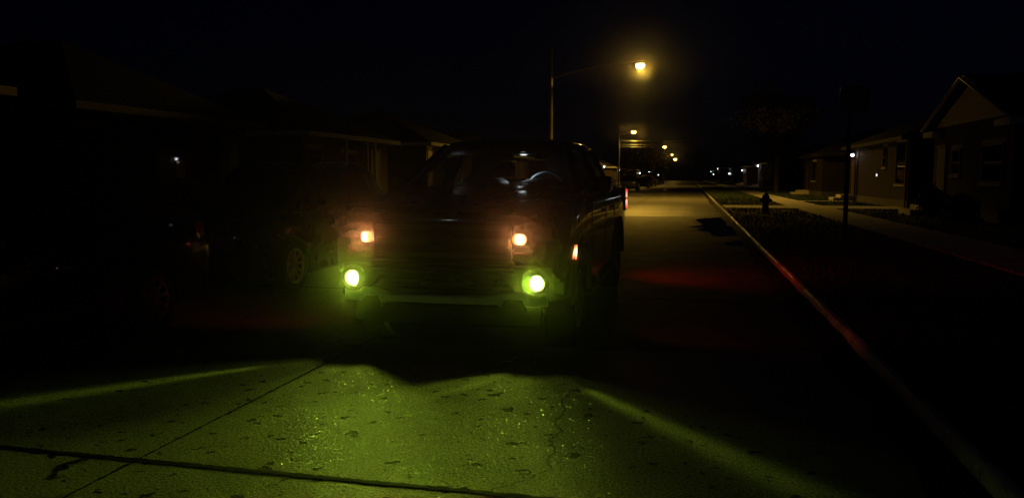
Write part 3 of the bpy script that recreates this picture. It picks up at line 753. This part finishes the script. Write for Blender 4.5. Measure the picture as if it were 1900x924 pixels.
# ------------------------------------------------------------------ houses
def add_window(root, y, z, w, h, lit=None, pane_m=None, x=0., trim='white'):
    fr = MB()
    a = .06
    for yy in (y-w/2, y+w/2-a): fr.box(x, x+.05, yy, yy+a, z-h/2, z+h/2)
    fr.box(x, x+.048, y-w/2+a, y+w/2-a, z-h/2, z-h/2+a).box(x, x+.048, y-w/2+a, y+w/2-a, z+h/2-a, z+h/2)
    fr.box(x, x+.040, y-w/2+a, y+w/2-a, z-.02, z+.02)
    wn = part('window', fr, M[trim], root)
    part('pane', MB().box(x+.004, x+.014, y-w/2+a, y+w/2-a, z-h/2+a, z+h/2-a), M[pane_m or 'tint'], wn)
    part('sill', MB().box(x, x+.10, y-w/2-.06, y+w/2+.06, z-h/2-.09, z-h/2-.004), M['stone'], wn)
    part('lintel', MB().box(x, x+.012, y-w/2-.1, y+w/2+.1, z+h/2+.004, z+h/2+.14), M['stone'], wn)
    return wn
def bulb_lamp(root, loc, power, col=(.9,.95,1.), r=.085, throw=True, down=.22):
    fx = MB(); fx.lathe([(.02,.10),(.07,.09),(.085,.07),(.03,.06)], loc, 'z', 12); fx.beam((loc[0]-.25, loc[1], loc[2]+.08), (loc[0], loc[1], loc[2]+.09), .03, .03)
    f = part('porch_lamp', fx, M['plastic'], root)
    b = MB(); b.lathe([(.001,-r),(r*.6,-r*.8),(r,-r*.2),(r*.95,r*.3),(r*.5,r*.7),(.001,r*.75)], axis='z', n=14)
    part('bulb', b, M['cool'], f, loc=loc, label='lit cool white bulb')
    if throw:
        light('POINT', 'porch_light', (loc[0]+.12, loc[1], loc[2]-down), col, power, root, .05)
def house(name, label, X, yc, W, side, brick='brick1', eave=3.10, style='hip', depth=8.5, windows=(), door=None, posts=(), lamp=None, rise=2.0, downspouts=(), chimney=None, group=None, lit=None, lpow=3., trim='white', throw=True):
    """local x: towards the street; local y along the street (mirrored on the right side)"""
    root = thing(name, label, 'house', (X, yc, .10), 0 if side < 0 else PI, group)
    yl = lambda y: (y-yc)*(1 if side < 0 else -1)
    H = eave-.10; w2 = W/2
    wl = MB(); wl.box(-depth, 0, -w2, w2, .35, H); part('wall', wl, M[brick], root)
    part('foundation', MB().box(-depth-.03, .03, -w2-.03, w2+.03, -.25, .35), M['block'], root)
    ov = .42
    rf = MB()
    x0, x1, y0, y1 = -depth-ov, ov, -w2-ov, w2+ov
    if style == 'hip':
        d = min(depth, W)/2+ov
        if W >= depth: ridge = [( -depth/2, y0+d, H+rise), (-depth/2, y1-d, H+rise)]; 
        else: ridge = [(x1-d, 0, H+rise), (x0+d, 0, H+rise)]
        v = [(x0,y0,H),(x1,y0,H),(x1,y1,H),(x0,y1,H)]+ridge+[(x0,y0,H-.05),(x1,y0,H-.05),(x1,y1,H-.05),(x0,y1,H-.05)]
        if W >= depth: f = [[0,1,4],[1,2,5,4],[2,3,5],[3,0,4,5]]
        else: f = [[0,1,4,5],[1,2,4],[2,3,5,4],[3,0,5]]
        f += [[0,6,7,1],[1,7,8,2],[2,8,9,3],[3,9,6,0],[9,8,7,6]]
        rf.add(v, f)
    elif style == 'gable':        # gable end towards the street
        a = [(-w2-ov, H-.02), (0, H+rise), (w2+ov, H-.02), (w2+ov, H-.12), (0, H+rise-.12), (-w2-ov, H-.12)]
        rf.loft([[(x, y, z) for y, z in a] for x in (-depth-.3, .30)])
        gb = MB(); gb.prism([(-w2, H), (w2, H), (0, H+rise-.22)], 'x', -.10, .004); part('gable', gb, M['siding'], root)
        bk = MB(); bk.prism([(-w2, H), (w2, H), (0, H+rise-.22)], 'x', -depth, -depth+.1); part('gable', bk, M['siding'], root)
        for s in (1, -1):
            rk = MB(); rk.beam((.315, s*(w2+ov), H-.09), (.315, 0, H+rise-.09), .03, .20, up=(1,0,0)); part('rake_board', rk, M['white'], root)
            part('cornice_return', MB().box(-.25, .30, min(s*(w2-.75), s*(w2+ov)), max(s*(w2-.75), s*(w2+ov)), H-.34, H-.13), M['white'], root, bevel=.01)
    part('roof', rf, M['roof'], root, smooth=0)
    if style == 'hip':
        fa = MB(); fa.box(x1+.002, x1+.03, y0-.03, y1+.03, H-.17, H-.005).box(x0, x1, y1+.002, y1+.03, H-.17, H-.005).box(x0, x1, y0-.03, y0-.002, H-.17, H-.005)
        part('fascia', fa, M[trim], root)
        part('soffit', MB().box(.002, x1-.002, y0+.01, y1-.01, H-.10, H-.06), M['white'], root)
    for y in downspouts:
        part('downspout', MB().beam((.05, yl(y), 0), (.05, yl(y), H-.18), .08, .06, up=(1,0,0)), M[trim], root)
    for (y, z, w, h) in windows: add_window(root, yl(y), z-.10, w, h, trim='dull' if trim == 'white' else trim)
    if lit:
        y, z = lit
        fr = part('window', MB().box(0,.03, yl(y)-.22, yl(y)+.22, z-.30, z+.10), M['plastic'], root)  # made-up dark frame; its two glowing panes stand in for glints
        for dy in (-.075, .075):
            part('pane', MB().box(-.006,.006,-.035,.035,-.055,.055), M['pane_glint'], fr, loc=(.034, yl(y)+dy, z-.10), label='small glowing pane standing in for a glint')
    if door is not None:
        d = part('door', MB().box(.0,.05, yl(door)-.46, yl(door)+.46, .40, 2.44), M['door'], root, bevel=.006)
        part('handle', MB().lathe([(.001,.05),(.03,.06),(.03,.09),(.001,.10)], (0, yl(door)+.36, 1.35), 'x', 10), M['chrome'], d)
        part('door_frame', MB().box(0,.07,yl(door)-.56,yl(door)-.465,.36,2.55).box(0,.07,yl(door)+.465,yl(door)+.56,.36,2.55).box(0,.07,yl(door)-.464,yl(door)+.464,2.445,2.55), M['dull' if trim == 'white' else trim], d)
        part('porch_step', MB().box(.03,1.2,yl(door)-.8,yl(door)+.8,-.05,.20).box(.03,.8,yl(door)-.8,yl(door)+.8,.202,.36), M['walk'], root)
    for y in posts:
        part('porch_post', MB().box(.24, .34, yl(y)-.05, yl(y)+.05, 0, H-.11), M['white'], root, bevel=.008)
    if lamp: bulb_lamp(root, (.26, yl(lamp[0]), lamp[1]-.10), lpow, throw=throw, r=.085 if throw else .14)
    if chimney is not None:
        part('chimney', MB().box(-depth*.5-.35, -depth*.5+.35, yl(chimney)-.3, yl(chimney)+.3, H+.4, H+rise+.7), M[brick], root)
    return root
LX, RX = -13., 9.
G1 = 'brick houses along the left side of the street'; G2 = 'brick houses along the right side of the street'
house('brick_house', 'brick house at the far left edge with a white downspout', LX, 6.75, 10.4, -1, 'brick1', 3.20, windows=[(6., 2.1, 1.5, 1.3)], door=9.2, downspouts=(11.85,), group=G1)
house('brick_house', 'dark brick house with one square window behind the black sedan', LX, 17.6, 6.6, -1, 'brick1', 3.1, windows=[(17.55, 2.15, 1.6, 1.5)], door=20.0, group=G1, trim='brown')
house('brick_house', 'low house with thin white porch posts behind the dark crossover', LX, 28.2, 7.6, -1, 'brick1', 3.06, windows=[(25.2, 1.9, 1.0, 1.2), (28.1, 1.7, 1.3, 1.4)], door=30.6, posts=(27.17, 29.13, 29.93), group=G1)
d4 = house('brick_house', 'house with a pale corner seen just left of the pickup windshield', LX, 41.6, 9.0, -1, 'brick2', 3.22, windows=[(40.5, 1.9, 1.6, 1.4)], door=43., downspouts=(37.25,), group=G1)
part('corner_panel', MB().box(.003,.03,-4.5,-3.6,.40,2.95), M['siding'], d4)
house('brick_house', 'brick house hidden behind the pickup cab on the left side', LX, 58., 9.0, -1, 'brick1', 3.1, windows=[(57., 1.9, 1.6, 1.4)], door=60., group=G1)
house('brick_house', 'wide brown brick house beyond the near street lamp pole', LX, 74., 9.0, -1, 'brick2', 3.1, windows=[(73., 1.9, 1.6, 1.4)], door=76., group=G1)
house('brick_house', 'brick house near the second street lamp with an unlit front', LX, 96., 9.0, -1, 'brick1', 3.1, windows=[(95., 1.9, 1.6, 1.4)], door=98., group=G1)
house('brick_house', 'house whose white porch bulb shows right of the pickup cab', LX, 114.5, 9.0, -1, 'brick2', 3.3, windows=[(113., 1.9, 1.6, 1.4)], door=116.6, lamp=(117.96, 3.0), group=G1)
house('brick_house', 'farther brown house behind the low parked cars', LX, 160., 10.0, -1, 'brick1', 3.1, windows=[(158., 1.9, 1.6, 1.4)], door=162., group=G1)
house('brick_house', 'farthest left house with a white bulb above the parked cars', LX, 248., 10., -1, 'brick2', 3.3, windows=[(247., 1.9, 1.6, 1.4)], door=250., lamp=(251.3, 3.05), group=G1)
house('gabled_house', 'brick house with a pale triangular gable at the right edge', RX, 28.5, 7.4, 1, 'brick3', 3.30, 'gable', windows=[(29.6, 2.0, .9, .9), (26.3, 1.9, 1.7, 1.2)], door=31.2, rise=1.55, group=G2)
house('brick_house', 'brick house with a bright porch bulb behind the sign post', RX+.28, 43.0, 12.6, 1, 'brick3', 3.25, windows=[(40.87, 2.45, .7, 1.0), (37.9, 2.1, 1.7, 1.9)], door=48.2, lamp=(47.45, 2.73), lit=(42.4, 1.58), downspouts=(47.05, 36.9), chimney=42., group=G2, lpow=.3, trim='brown')
house('brick_house', 'dark brick house right of the pale tree trunk', RX, 62., 9., 1, 'brick3', 3.1, windows=[(61., 1.9, 1.6, 1.4)], door=64., trim='brown', group=G2)
house('brick_house', 'house behind the brown leaved tree on the right', RX, 88., 9., 1, 'brick1', 3.1, windows=[(87., 1.9, 1.6, 1.4)], door=90., trim='brown', group=G2)
house('brick_house', 'house with a bright porch bulb above the hydrant', RX, 105., 10., 1, 'brick2', 3.2, windows=[(103., 1.9, 1.6, 1.4)], door=108.4, lamp=(107.04, 2.92), group=G2)
house('brick_house', 'low house with a lit soffit left of the hydrant bulb', RX, 135., 10., 1, 'brick1', 3.2, windows=[(134., 1.9, 1.6, 1.4)], door=137., lamp=(138.6, 2.6), group=G2, lpow=2.)
house('brick_house', 'house with a bright high lamp far up the right side', RX, 256., 10., 1, 'brick2', 4.3, windows=[(254., 1.9, 1.6, 1.4)], door=258., lamp=(260.2, 4.0), group=G2)
house('brick_house', 'small lit house at the far end of the right side', RX, 345., 10., 1, 'brick1', 4.0, windows=[(344., 1.9, 1.6, 1.4)], door=347., lamp=(341., 3.6), group=G2)

house('brick_house', 'left house with a white bulb just beyond the maroon sedan', LX, 139., 9.5, -1, 'brick1', 3.2, windows=[(138., 1.9, 1.6, 1.4)], door=142., lamp=(143.3, 2.7), group=G1, throw=False)
house('brick_house', 'left house with a low white bulb behind the dark leafy tree', LX, 199., 10., -1, 'brick2', 3.2, windows=[(198., 1.9, 1.6, 1.4)], door=202., lamp=(203.4, 2.4), group=G1, throw=False)
house('brick_house', 'last left house with a white bulb below the farthest street lamp', LX, 322., 10., -1, 'brick1', 3.2, windows=[(321., 1.9, 1.6, 1.4)], door=325., lamp=(326., 2.2), group=G1, throw=False)
house('brick_house', 'right house with a low white bulb beyond the soffit lamp house', RX, 178., 10., 1, 'brick1', 3.2, windows=[(177., 1.9, 1.6, 1.4)], door=181., lamp=(182., 2.2), group=G2, throw=False, trim='brown')
house('brick_house', 'right house with a white bulb just left of the high lamp house', RX, 300., 10., 1, 'brick2', 3.2, windows=[(299., 1.9, 1.6, 1.4)], door=303., lamp=(304., 2.4), group=G2, throw=False, trim='brown')
# ------------------------------------------------------------------ street lamps
SOD = (1., .56, .06)
def street_lamp(label, pole_x, y, lamp_x, lamp_z, pole_top, attach, power, glare=.65, ls=1., wood=True, group='street lamps along the left side'):
    root = thing('street_lamp', label, 'street lamp', (pole_x, y, .10), 0, group)
    part('pole', MB().tube([(0,0,-.3), (0,0,2), (.02,0,5), (.03,0,pole_top-.10)], [.17,.155,.135,.11], 14), M['wood' if wood else 'steel'], root, smooth=60)
    L_ = lamp_x-pole_x; z0 = attach-.10; z1 = lamp_z+.12-.10
    pts = [(.05+(L_-.45)*t, 0, z0+(z1-z0)*math.sin(t*PI/2)**.9) for t in [k/14 for k in range(15)]]
    part('arm', MB().tube(pts, [.045]*8+[.038]*7, 8), M['steel'], root, smooth=60)
    hd = MB(); hd.loft([[(L_+x, wy*math.cos(a), z1+.02+wz*math.sin(a)) for a in [2*PI*k/14 for k in range(14)]] for x, wy, wz in ((-.50,.05,.05),(-.36,.08,.07),(-.15,.15,.10),(.08,.17,.11),(.25,.12,.07),(.32,.03,.03))])
    h = part('lamp_head', hd, M['steel'], root, smooth=60)
    ln = MB(); ln.lathe([(q*ls, a*ls) for q, a in ((.001,-.30),(.14,-.28),(.25,-.18),(.30,-.04),(.25,.04),(.001,.05))], axis='z', n=20)  # drop lens oversized through ls to take in the lamp's glare
    part('lens', ln, M['sodium'], h, loc=(L_, 0, lamp_z-.10-.02), label='lit amber lens')
    o = light('POINT', 'lamp_light', (L_, 0, lamp_z-.10-.42), SOD, power, root, .12)
    o.data.use_nodes = True; nt = o.data.node_tree; N, L = nt.nodes, nt.links      # made-up profile: near road kept dark, glare lobe added towards the camera
    tc = N.new('ShaderNodeTexCoord'); sp = N.new('ShaderNodeSeparateXYZ'); L.new(tc.outputs['Normal'], sp.inputs[0])
    def ss(a, b, lo, hi):
        mr = N.new('ShaderNodeMapRange'); mr.interpolation_type = 'SMOOTHSTEP'
        for k, v in (('From Min', a), ('From Max', b), ('To Min', lo), ('To Max', hi)): mr.inputs[k].default_value = v
        L.new(sp.outputs[2], mr.inputs['Value']); return mr.outputs['Result']
    def two(op, a, b):
        n_ = N.new('ShaderNodeMath'); n_.operation = op; L.new(a, n_.inputs[0]); L.new(b, n_.inputs[1]); return n_.outputs[0]
    road_ = two('ADD', ss(-.20, -.42, 0., 1.), ss(-.182, -.20, .002, .045))
    far_ = two('MULTIPLY', ss(-7.3/y*1.08, -7.3/y*.95, 0., glare), ss(-7.3/y*.95+.05, -7.3/y*.95+.10, 1., .06))
    # narrow across the street, long along it: house fronts get little
    dv = N.new('ShaderNodeMath'); dv.operation = 'DIVIDE'; L.new(sp.outputs[0], dv.inputs[0])
    mn = N.new('ShaderNodeMath'); mn.operation = 'MINIMUM'; L.new(sp.outputs[2], mn.inputs[0]); mn.inputs[1].default_value = -.02; L.new(mn.outputs[0], dv.inputs[1])
    ab = N.new('ShaderNodeMath'); ab.operation = 'ABSOLUTE'; L.new(dv.outputs[0], ab.inputs[0])
    lt = N.new('ShaderNodeMapRange'); lt.interpolation_type = 'SMOOTHSTEP'
    for k, v in (('From Min', 1.1), ('From Max', 1.85), ('To Min', 1.), ('To Max', .45)): lt.inputs[k].default_value = v
    L.new(ab.outputs[0], lt.inputs['Value'])
    mu = N.new('ShaderNodeMath'); mu.operation = 'MULTIPLY'; L.new(lt.outputs['Result'], mu.inputs[0]); L.new(road_, mu.inputs[1])
    ad = N.new('ShaderNodeMath'); L.new(mu.outputs[0], ad.inputs[0]); L.new(far_, ad.inputs[1])
    L.new(ad.outputs[0], N['Emission'].inputs['Strength'])
    return root
P0 = 3700.
street_lamp('nearest street lamp on a long arm above the pickup roof', -9.2, 51.5, -3.30, 8.76, 9.9, 8.0, P0)
street_lamp('second street lamp on a short arm above the wires', -11.45, 128., -9.07, 8.86, 9.6, 8.0, P0, .3, 1.3)
street_lamp('third street lamp shining over the rust leaved tree', -9.0, 191., -6.12, 8.77, 9.6, 8.1, P0*.8, .3, 1.5)
street_lamp('small faint street lamp between the two far bright ones', -8.6, 255., -5.74, 8.6, 9.4, 8.0, P0*.25, .3, 1.1)
street_lamp('farthest street lamp low over the end of the road', -8.8, 324., -5.96, 8.75, 9.5, 8.1, P0*.8, .4, 2.2)
# wires by the second lamp, strung to a pole on the far side
wp = thing('utility_pole', 'wooden utility pole on the right holding the wires over the road', 'utility pole', (12.5, 128.5, .1))
part('pole', MB().tube([(0,0,-.3),(0,0,4),(0,0,8.6)], [.17,.15,.11], 12), M['wood'], wp, smooth=60)
part('crossarm', MB().box(-.08,.08,-.9,.9,7.6,7.75), M['wood'], wp, bevel=.01)
for i, (za, zb, lab) in enumerate(((7.35, 7.75, 'topmost of the three wires under the second street lamp'), (6.75, 7.3, 'middle wire of the three under the second street lamp'), (6.35, 7.0, 'lowest of the three wires under the second street lamp'))):
    pts = []
    for k in range(25):
        t = k/24; pts.append((-11.3+23.7*t, 128.15-.12*i+.3*t, za+(zb-za)*t-.55*4*t*(1-t)*.5))
    tag(part('overhead_wire', MB().tube(pts, .015, 5), M['wire'], smooth=60), lab, 'wire', 'wires strung over the road')

# ------------------------------------------------------------------ trees
def tree(name, label, x, y, h, cw, leaf, seed, trunk_h=2.6, n=2600, ls=.22, lean=0., group='trees beside the road'):
    r2 = random.Random(seed); root = thing(name, label, 'tree', (x, y, .10), 0, group)
    tr = MB(); tops = []
    base = [(0,0,-.3),(0.02,0,.2),(lean*.4,.05,trunk_h*.6),(lean,.0,trunk_h)]
    tr.tube(base, [.26*h/8,.20*h/8,.17*h/8,.15*h/8], 10)
    for k in range(8):
        a = 2*PI*k/8+r2.uniform(-.3,.3); l = r2.uniform(.55,.95)
        p0 = Vector((lean,0,trunk_h*r2.uniform(.85,1.))); p2 = Vector((lean+math.cos(a)*cw*l*.8, math.sin(a)*cw*l*.8, trunk_h+(h-trunk_h)*r2.uniform(.35,.85)))
        p1 = p0.lerp(p2, .5)+Vector((0,0,.12*h*r2.uniform(.2,1)))
        tr.tube([p0, p1, p2], [.085*h/8,.055*h/8,.015], 6); tops += [p1, p2, p0.lerp(p1,.6)]
        for q in range(2):
            b_ = p1+Vector((r2.uniform(-1,1)*cw*.4, r2.uniform(-1,1)*cw*.4, r2.uniform(.1,.25)*h)); tr.tube([p1, b_], [.035*h/8,.008], 5); tops.append(b_)
    tr.tube([(lean,0,trunk_h*.95),(lean+.1,0,h*.6),(lean,0,h*.92)], [.12*h/8,.07*h/8,.015], 7); tops += [Vector((lean,0,h*.9)), Vector((lean,0,h*.7))]
    part('trunk', tr, M['bark'], root, smooth=50)
    V, Fc = [], []; cr_ = MB()
    clumps = []
    for t in tops:
        for q in range(2): clumps.append((t+Vector((r2.gauss(0,.3),r2.gauss(0,.3),r2.gauss(0,.25)))*cw*.35, r2.uniform(.12,.30)*cw))
    for k in range(n):
        c, rr = r2.choice(clumps)
        d = Vector((r2.gauss(0,1),r2.gauss(0,1),r2.gauss(0,.8))); d = d.normalized()*rr*r2.random()**.4
        p = c+d; s = ls*r2.uniform(.5,1.3)
        u = Vector((r2.gauss(0,1),r2.gauss(0,1),r2.gauss(0,.6))).normalized(); w = u.orthogonal().normalized(); w.rotate(Matrix.Rotation(r2.uniform(0,6.28),3,u)); 
        i = len(V); V += [p-u*s*.5, p+w*s*.28, p+u*s*.5, p-w*s*.28]; Fc.append([i,i+1,i+2,i+3])
    cr_.add(V, Fc); part('crown', cr_, M[leaf], root, smooth=0)
    return root
tree('street_tree', 'rust leaved tree lit by the third street lamp', -9.6, 183., 8.6, 4.6, 'leafr', 11, 3.0, 2600, .5)
tree('street_tree', 'thin dark tree with a pale trunk by the far right kerb', 2.9, 210., 8.5, 4.2, 'leafb', 23, 3.6, 900, .55, lean=-1.0)
tree('street_tree', 'large brown leaved tree with a pale trunk on the right lawn', 7.4, 71., 9.6, 4.6, 'leafb', 31, 3.0, 5200, .30)
tree('street_tree', 'dark tree behind the left parked cars near the second lamp', -10.5, 150., 7.5, 3.8, 'leafg', 43, 2.6, 2400, .42)
tree('street_tree', 'dark leafy tree right of the rust leaved one', -7.9, 215., 7.0, 4.0, 'leafg', 47, 2.6, 1800, .55)
# shrubs against the gabled house
def shrub(label, x, y, r, h, seed):
    r2 = random.Random(seed); root = thing('shrub', label, 'shrub', (x, y, .1), 0, 'shrubs under the gabled house windows')
    st_ = MB()
    for k in range(6): st_.tube([(0,0,-.05),(r2.uniform(-.5,.5)*r,r2.uniform(-.5,.5)*r,h*.7)], [.02,.006], 5)
    part('stem', st_, M['bark'], root)
    V, Fc = [], []
    for k in range(900):
        d = Vector((r2.gauss(0,1),r2.gauss(0,1),r2.gauss(0,1))).normalized()*r2.random()**.4
        p = Vector((d.x*r*(1+.2*math.sin(5*d.z)), d.y*r, h*.5+d.z*h*.5)); s = .07*r2.uniform(.6,1.3); u = Vector((r2.gauss(0,1),r2.gauss(0,1),r2.gauss(0,1))).normalized(); w = u.orthogonal()*.5
        i = len(V); V += [p-u*s, p+w*s, p+u*s, p-w*s]; Fc.append([i,i+1,i+2,i+3])
    m_ = MB(); m_.add(V, Fc); part('foliage', m_, M['leafg'], root, smooth=0)
shrub('low round shrub nearest the camera under the gable', 8.1, 26.2, .55, .9, 3)
shrub('taller shrub left of the round one under the gable', 8.15, 29.4, .5, 1.15, 8)

# ------------------------------------------------------------------ hydrant and sign
hy = thing('fire_hydrant', 'dark fire hydrant standing on the lawn by the lit pavement', 'hydrant', (2.85, 30.95, .10))
hb = MB(); hb.lathe([(.17,-.05),(.17,.05),(.125,.06),(.12,.50),(.145,.52),(.15,.60),(.145,.62),(.12,.68),(.07,.76),(.03,.79),(.03,.84),(.001,.84)], axis='z', n=20)
part('barrel', hb, M['hydrant'], hy)
for s, ax_ in ((1,'x'),(-1,'x')):
    nz = MB(); nz.lathe([(.06,s*.10),(.065,s*.17),(.075,s*.18),(.075,s*.22),(.025,s*.225),(.025,s*.25),(.001,s*.25)], (0,0,.50), 'x', 12); part('nozzle', nz, M['hydrant'], hy)
nz = MB(); nz.lathe([(.08,-.10),(.085,-.17),(.095,-.18),(.095,-.22),(.03,-.225),(.03,-.25),(.001,-.25)], (0,0,.44), 'y', 14); part('nozzle', nz, M['hydrant'], hy)
part('bonnet_bolt', MB().lathe([(.028,.84),(.026,.89),(.001,.89)], axis='z', n=5), M['chrome'], hy)
sg = thing('road_sign', 'dim rectangular road sign on a dark post right of the hydrant', 'sign', (3.49, 18.87, .10))
part('post', MB().beam((0,0,-.3), (0,0,3.45), .09, .09, up=(0,1,0)), M['wood'], sg, bevel=.01)
pl = part('plate', MB().prism(roundrect(.08, 3.13, .31, .29, .05), 'y', -.062, -.052), M['signface'], sg)
bd = MB()
for (x0, z0, x1, z1) in ((-.17,3.33,-.06,3.35), (-.19,3.30,-.17,3.33), (-.14,3.10,-.14,3.25), (-.17,2.98,-.14,3.08), (-.17,2.93,-.08,2.91), (.20,3.36,.28,3.33), (.30,3.22,.30,3.31), (.24,3.08,.18,3.16), (.18,2.92,.27,2.96), (.29,2.97,.29,3.06)):
    bd.beam((x0,-.064,z0), (x1,-.064,z1), .028, .004, up=(0,1,0))
part('faded_border', bd, M['signink'], pl)

# ------------------------------------------------------------------ haze added to stand in for lens glow round the lamps
hz = MB(); hz.box(-90, 90, -25, 480, -1.2, 17)
ho = link('glow_haze', hz.mesh('glow_haze', 0, 0), None)
ho['kind'] = 'stuff'
hm = bpy.data.materials.new('glow_volume'); hm.use_nodes = True
hn = hm.node_tree; hn.nodes.clear()
out = hn.nodes.new('ShaderNodeOutputMaterial'); pv = hn.nodes.new('ShaderNodeVolumePrincipled')
GLOW_DENSITY = .00028
pv.inputs['Density'].default_value = GLOW_DENSITY; pv.inputs['Color'].default_value = (.9,.9,.9,1); pv.inputs['Anisotropy'].default_value = .985
hn.links.new(pv.outputs[0], out.inputs['Volume'])
ho.data.materials.append(hm); hm.cycles.volume_sampling = 'EQUIANGULAR'; hm.cycles.homogeneous_volume = True

# ------------------------------------------------------------------ sky, added glint sun, camera
w = bpy.data.worlds.new('World'); scene.world = w; w.use_nodes = True
nt = w.node_tree; bg = nt.nodes['Background']
sk = nt.nodes.new('ShaderNodeTexSky'); sk.sky_type = 'NISHITA'; sk.sun_disc = False
sk.sun_elevation = R(28); sk.sun_rotation = R(200); sk.air_density = 1.6; sk.ozone_density = 4.
tn = nt.nodes.new('ShaderNodeMix'); tn.data_type = 'RGBA'; tn.blend_type = 'MULTIPLY'; tn.inputs[0].default_value = 1; tn.inputs[7].default_value = (.35, .42, 1.5, 1)
nt.links.new(sk.outputs[0], tn.inputs[6]); nt.links.new(tn.outputs[2], bg.inputs['Color']); bg.inputs['Strength'].default_value = .00020
glint_sun = bpy.data.lights.new('glint_sun', 'SUN'); glint_sun.energy = .003; glint_sun.angle = R(.5); glint_sun.color = (.9,.95,1.)  # unseen sun lamp added behind the camera for cool white glints
mo = bpy.data.objects.new('glint_sun', glint_sun); COL.objects.link(mo)
az, el = R(200), R(28)     # direction the light comes from, clockwise from +Y
d = Vector((math.sin(az)*math.cos(el), math.cos(az)*math.cos(el), math.sin(el)))
mo.rotation_euler = d.to_track_quat('Z', 'Y').to_euler()

cam = bpy.data.cameras.new('camera'); co = bpy.data.objects.new('camera', cam); COL.objects.link(co)
cam.sensor_width = 36; cam.lens = 36*1427/1900; cam.clip_start = .05; cam.clip_end = 2000
co.location = (0, 0, 1.5); co.rotation_euler = (R(90-5.3645), 0, R(12.966))
scene.camera = co
vs = scene.view_settings; vs.view_transform = 'Standard'; vs.look = 'None'; vs.exposure = 0; vs.gamma = 1; vs.use_curve_mapping = False
scene.display_settings.display_device = 'sRGB'
cy = scene.cycles
cy.use_denoising = True; cy.sample_clamp_indirect = 2.; cy.sample_clamp_direct = 0.
cy.max_bounces = 6; cy.diffuse_bounces = 2; cy.glossy_bounces = 3; cy.transparent_max_bounces = 12; cy.volume_bounces = 0
cy.caustics_reflective = False; cy.caustics_refractive = False
cy.use_light_tree = True
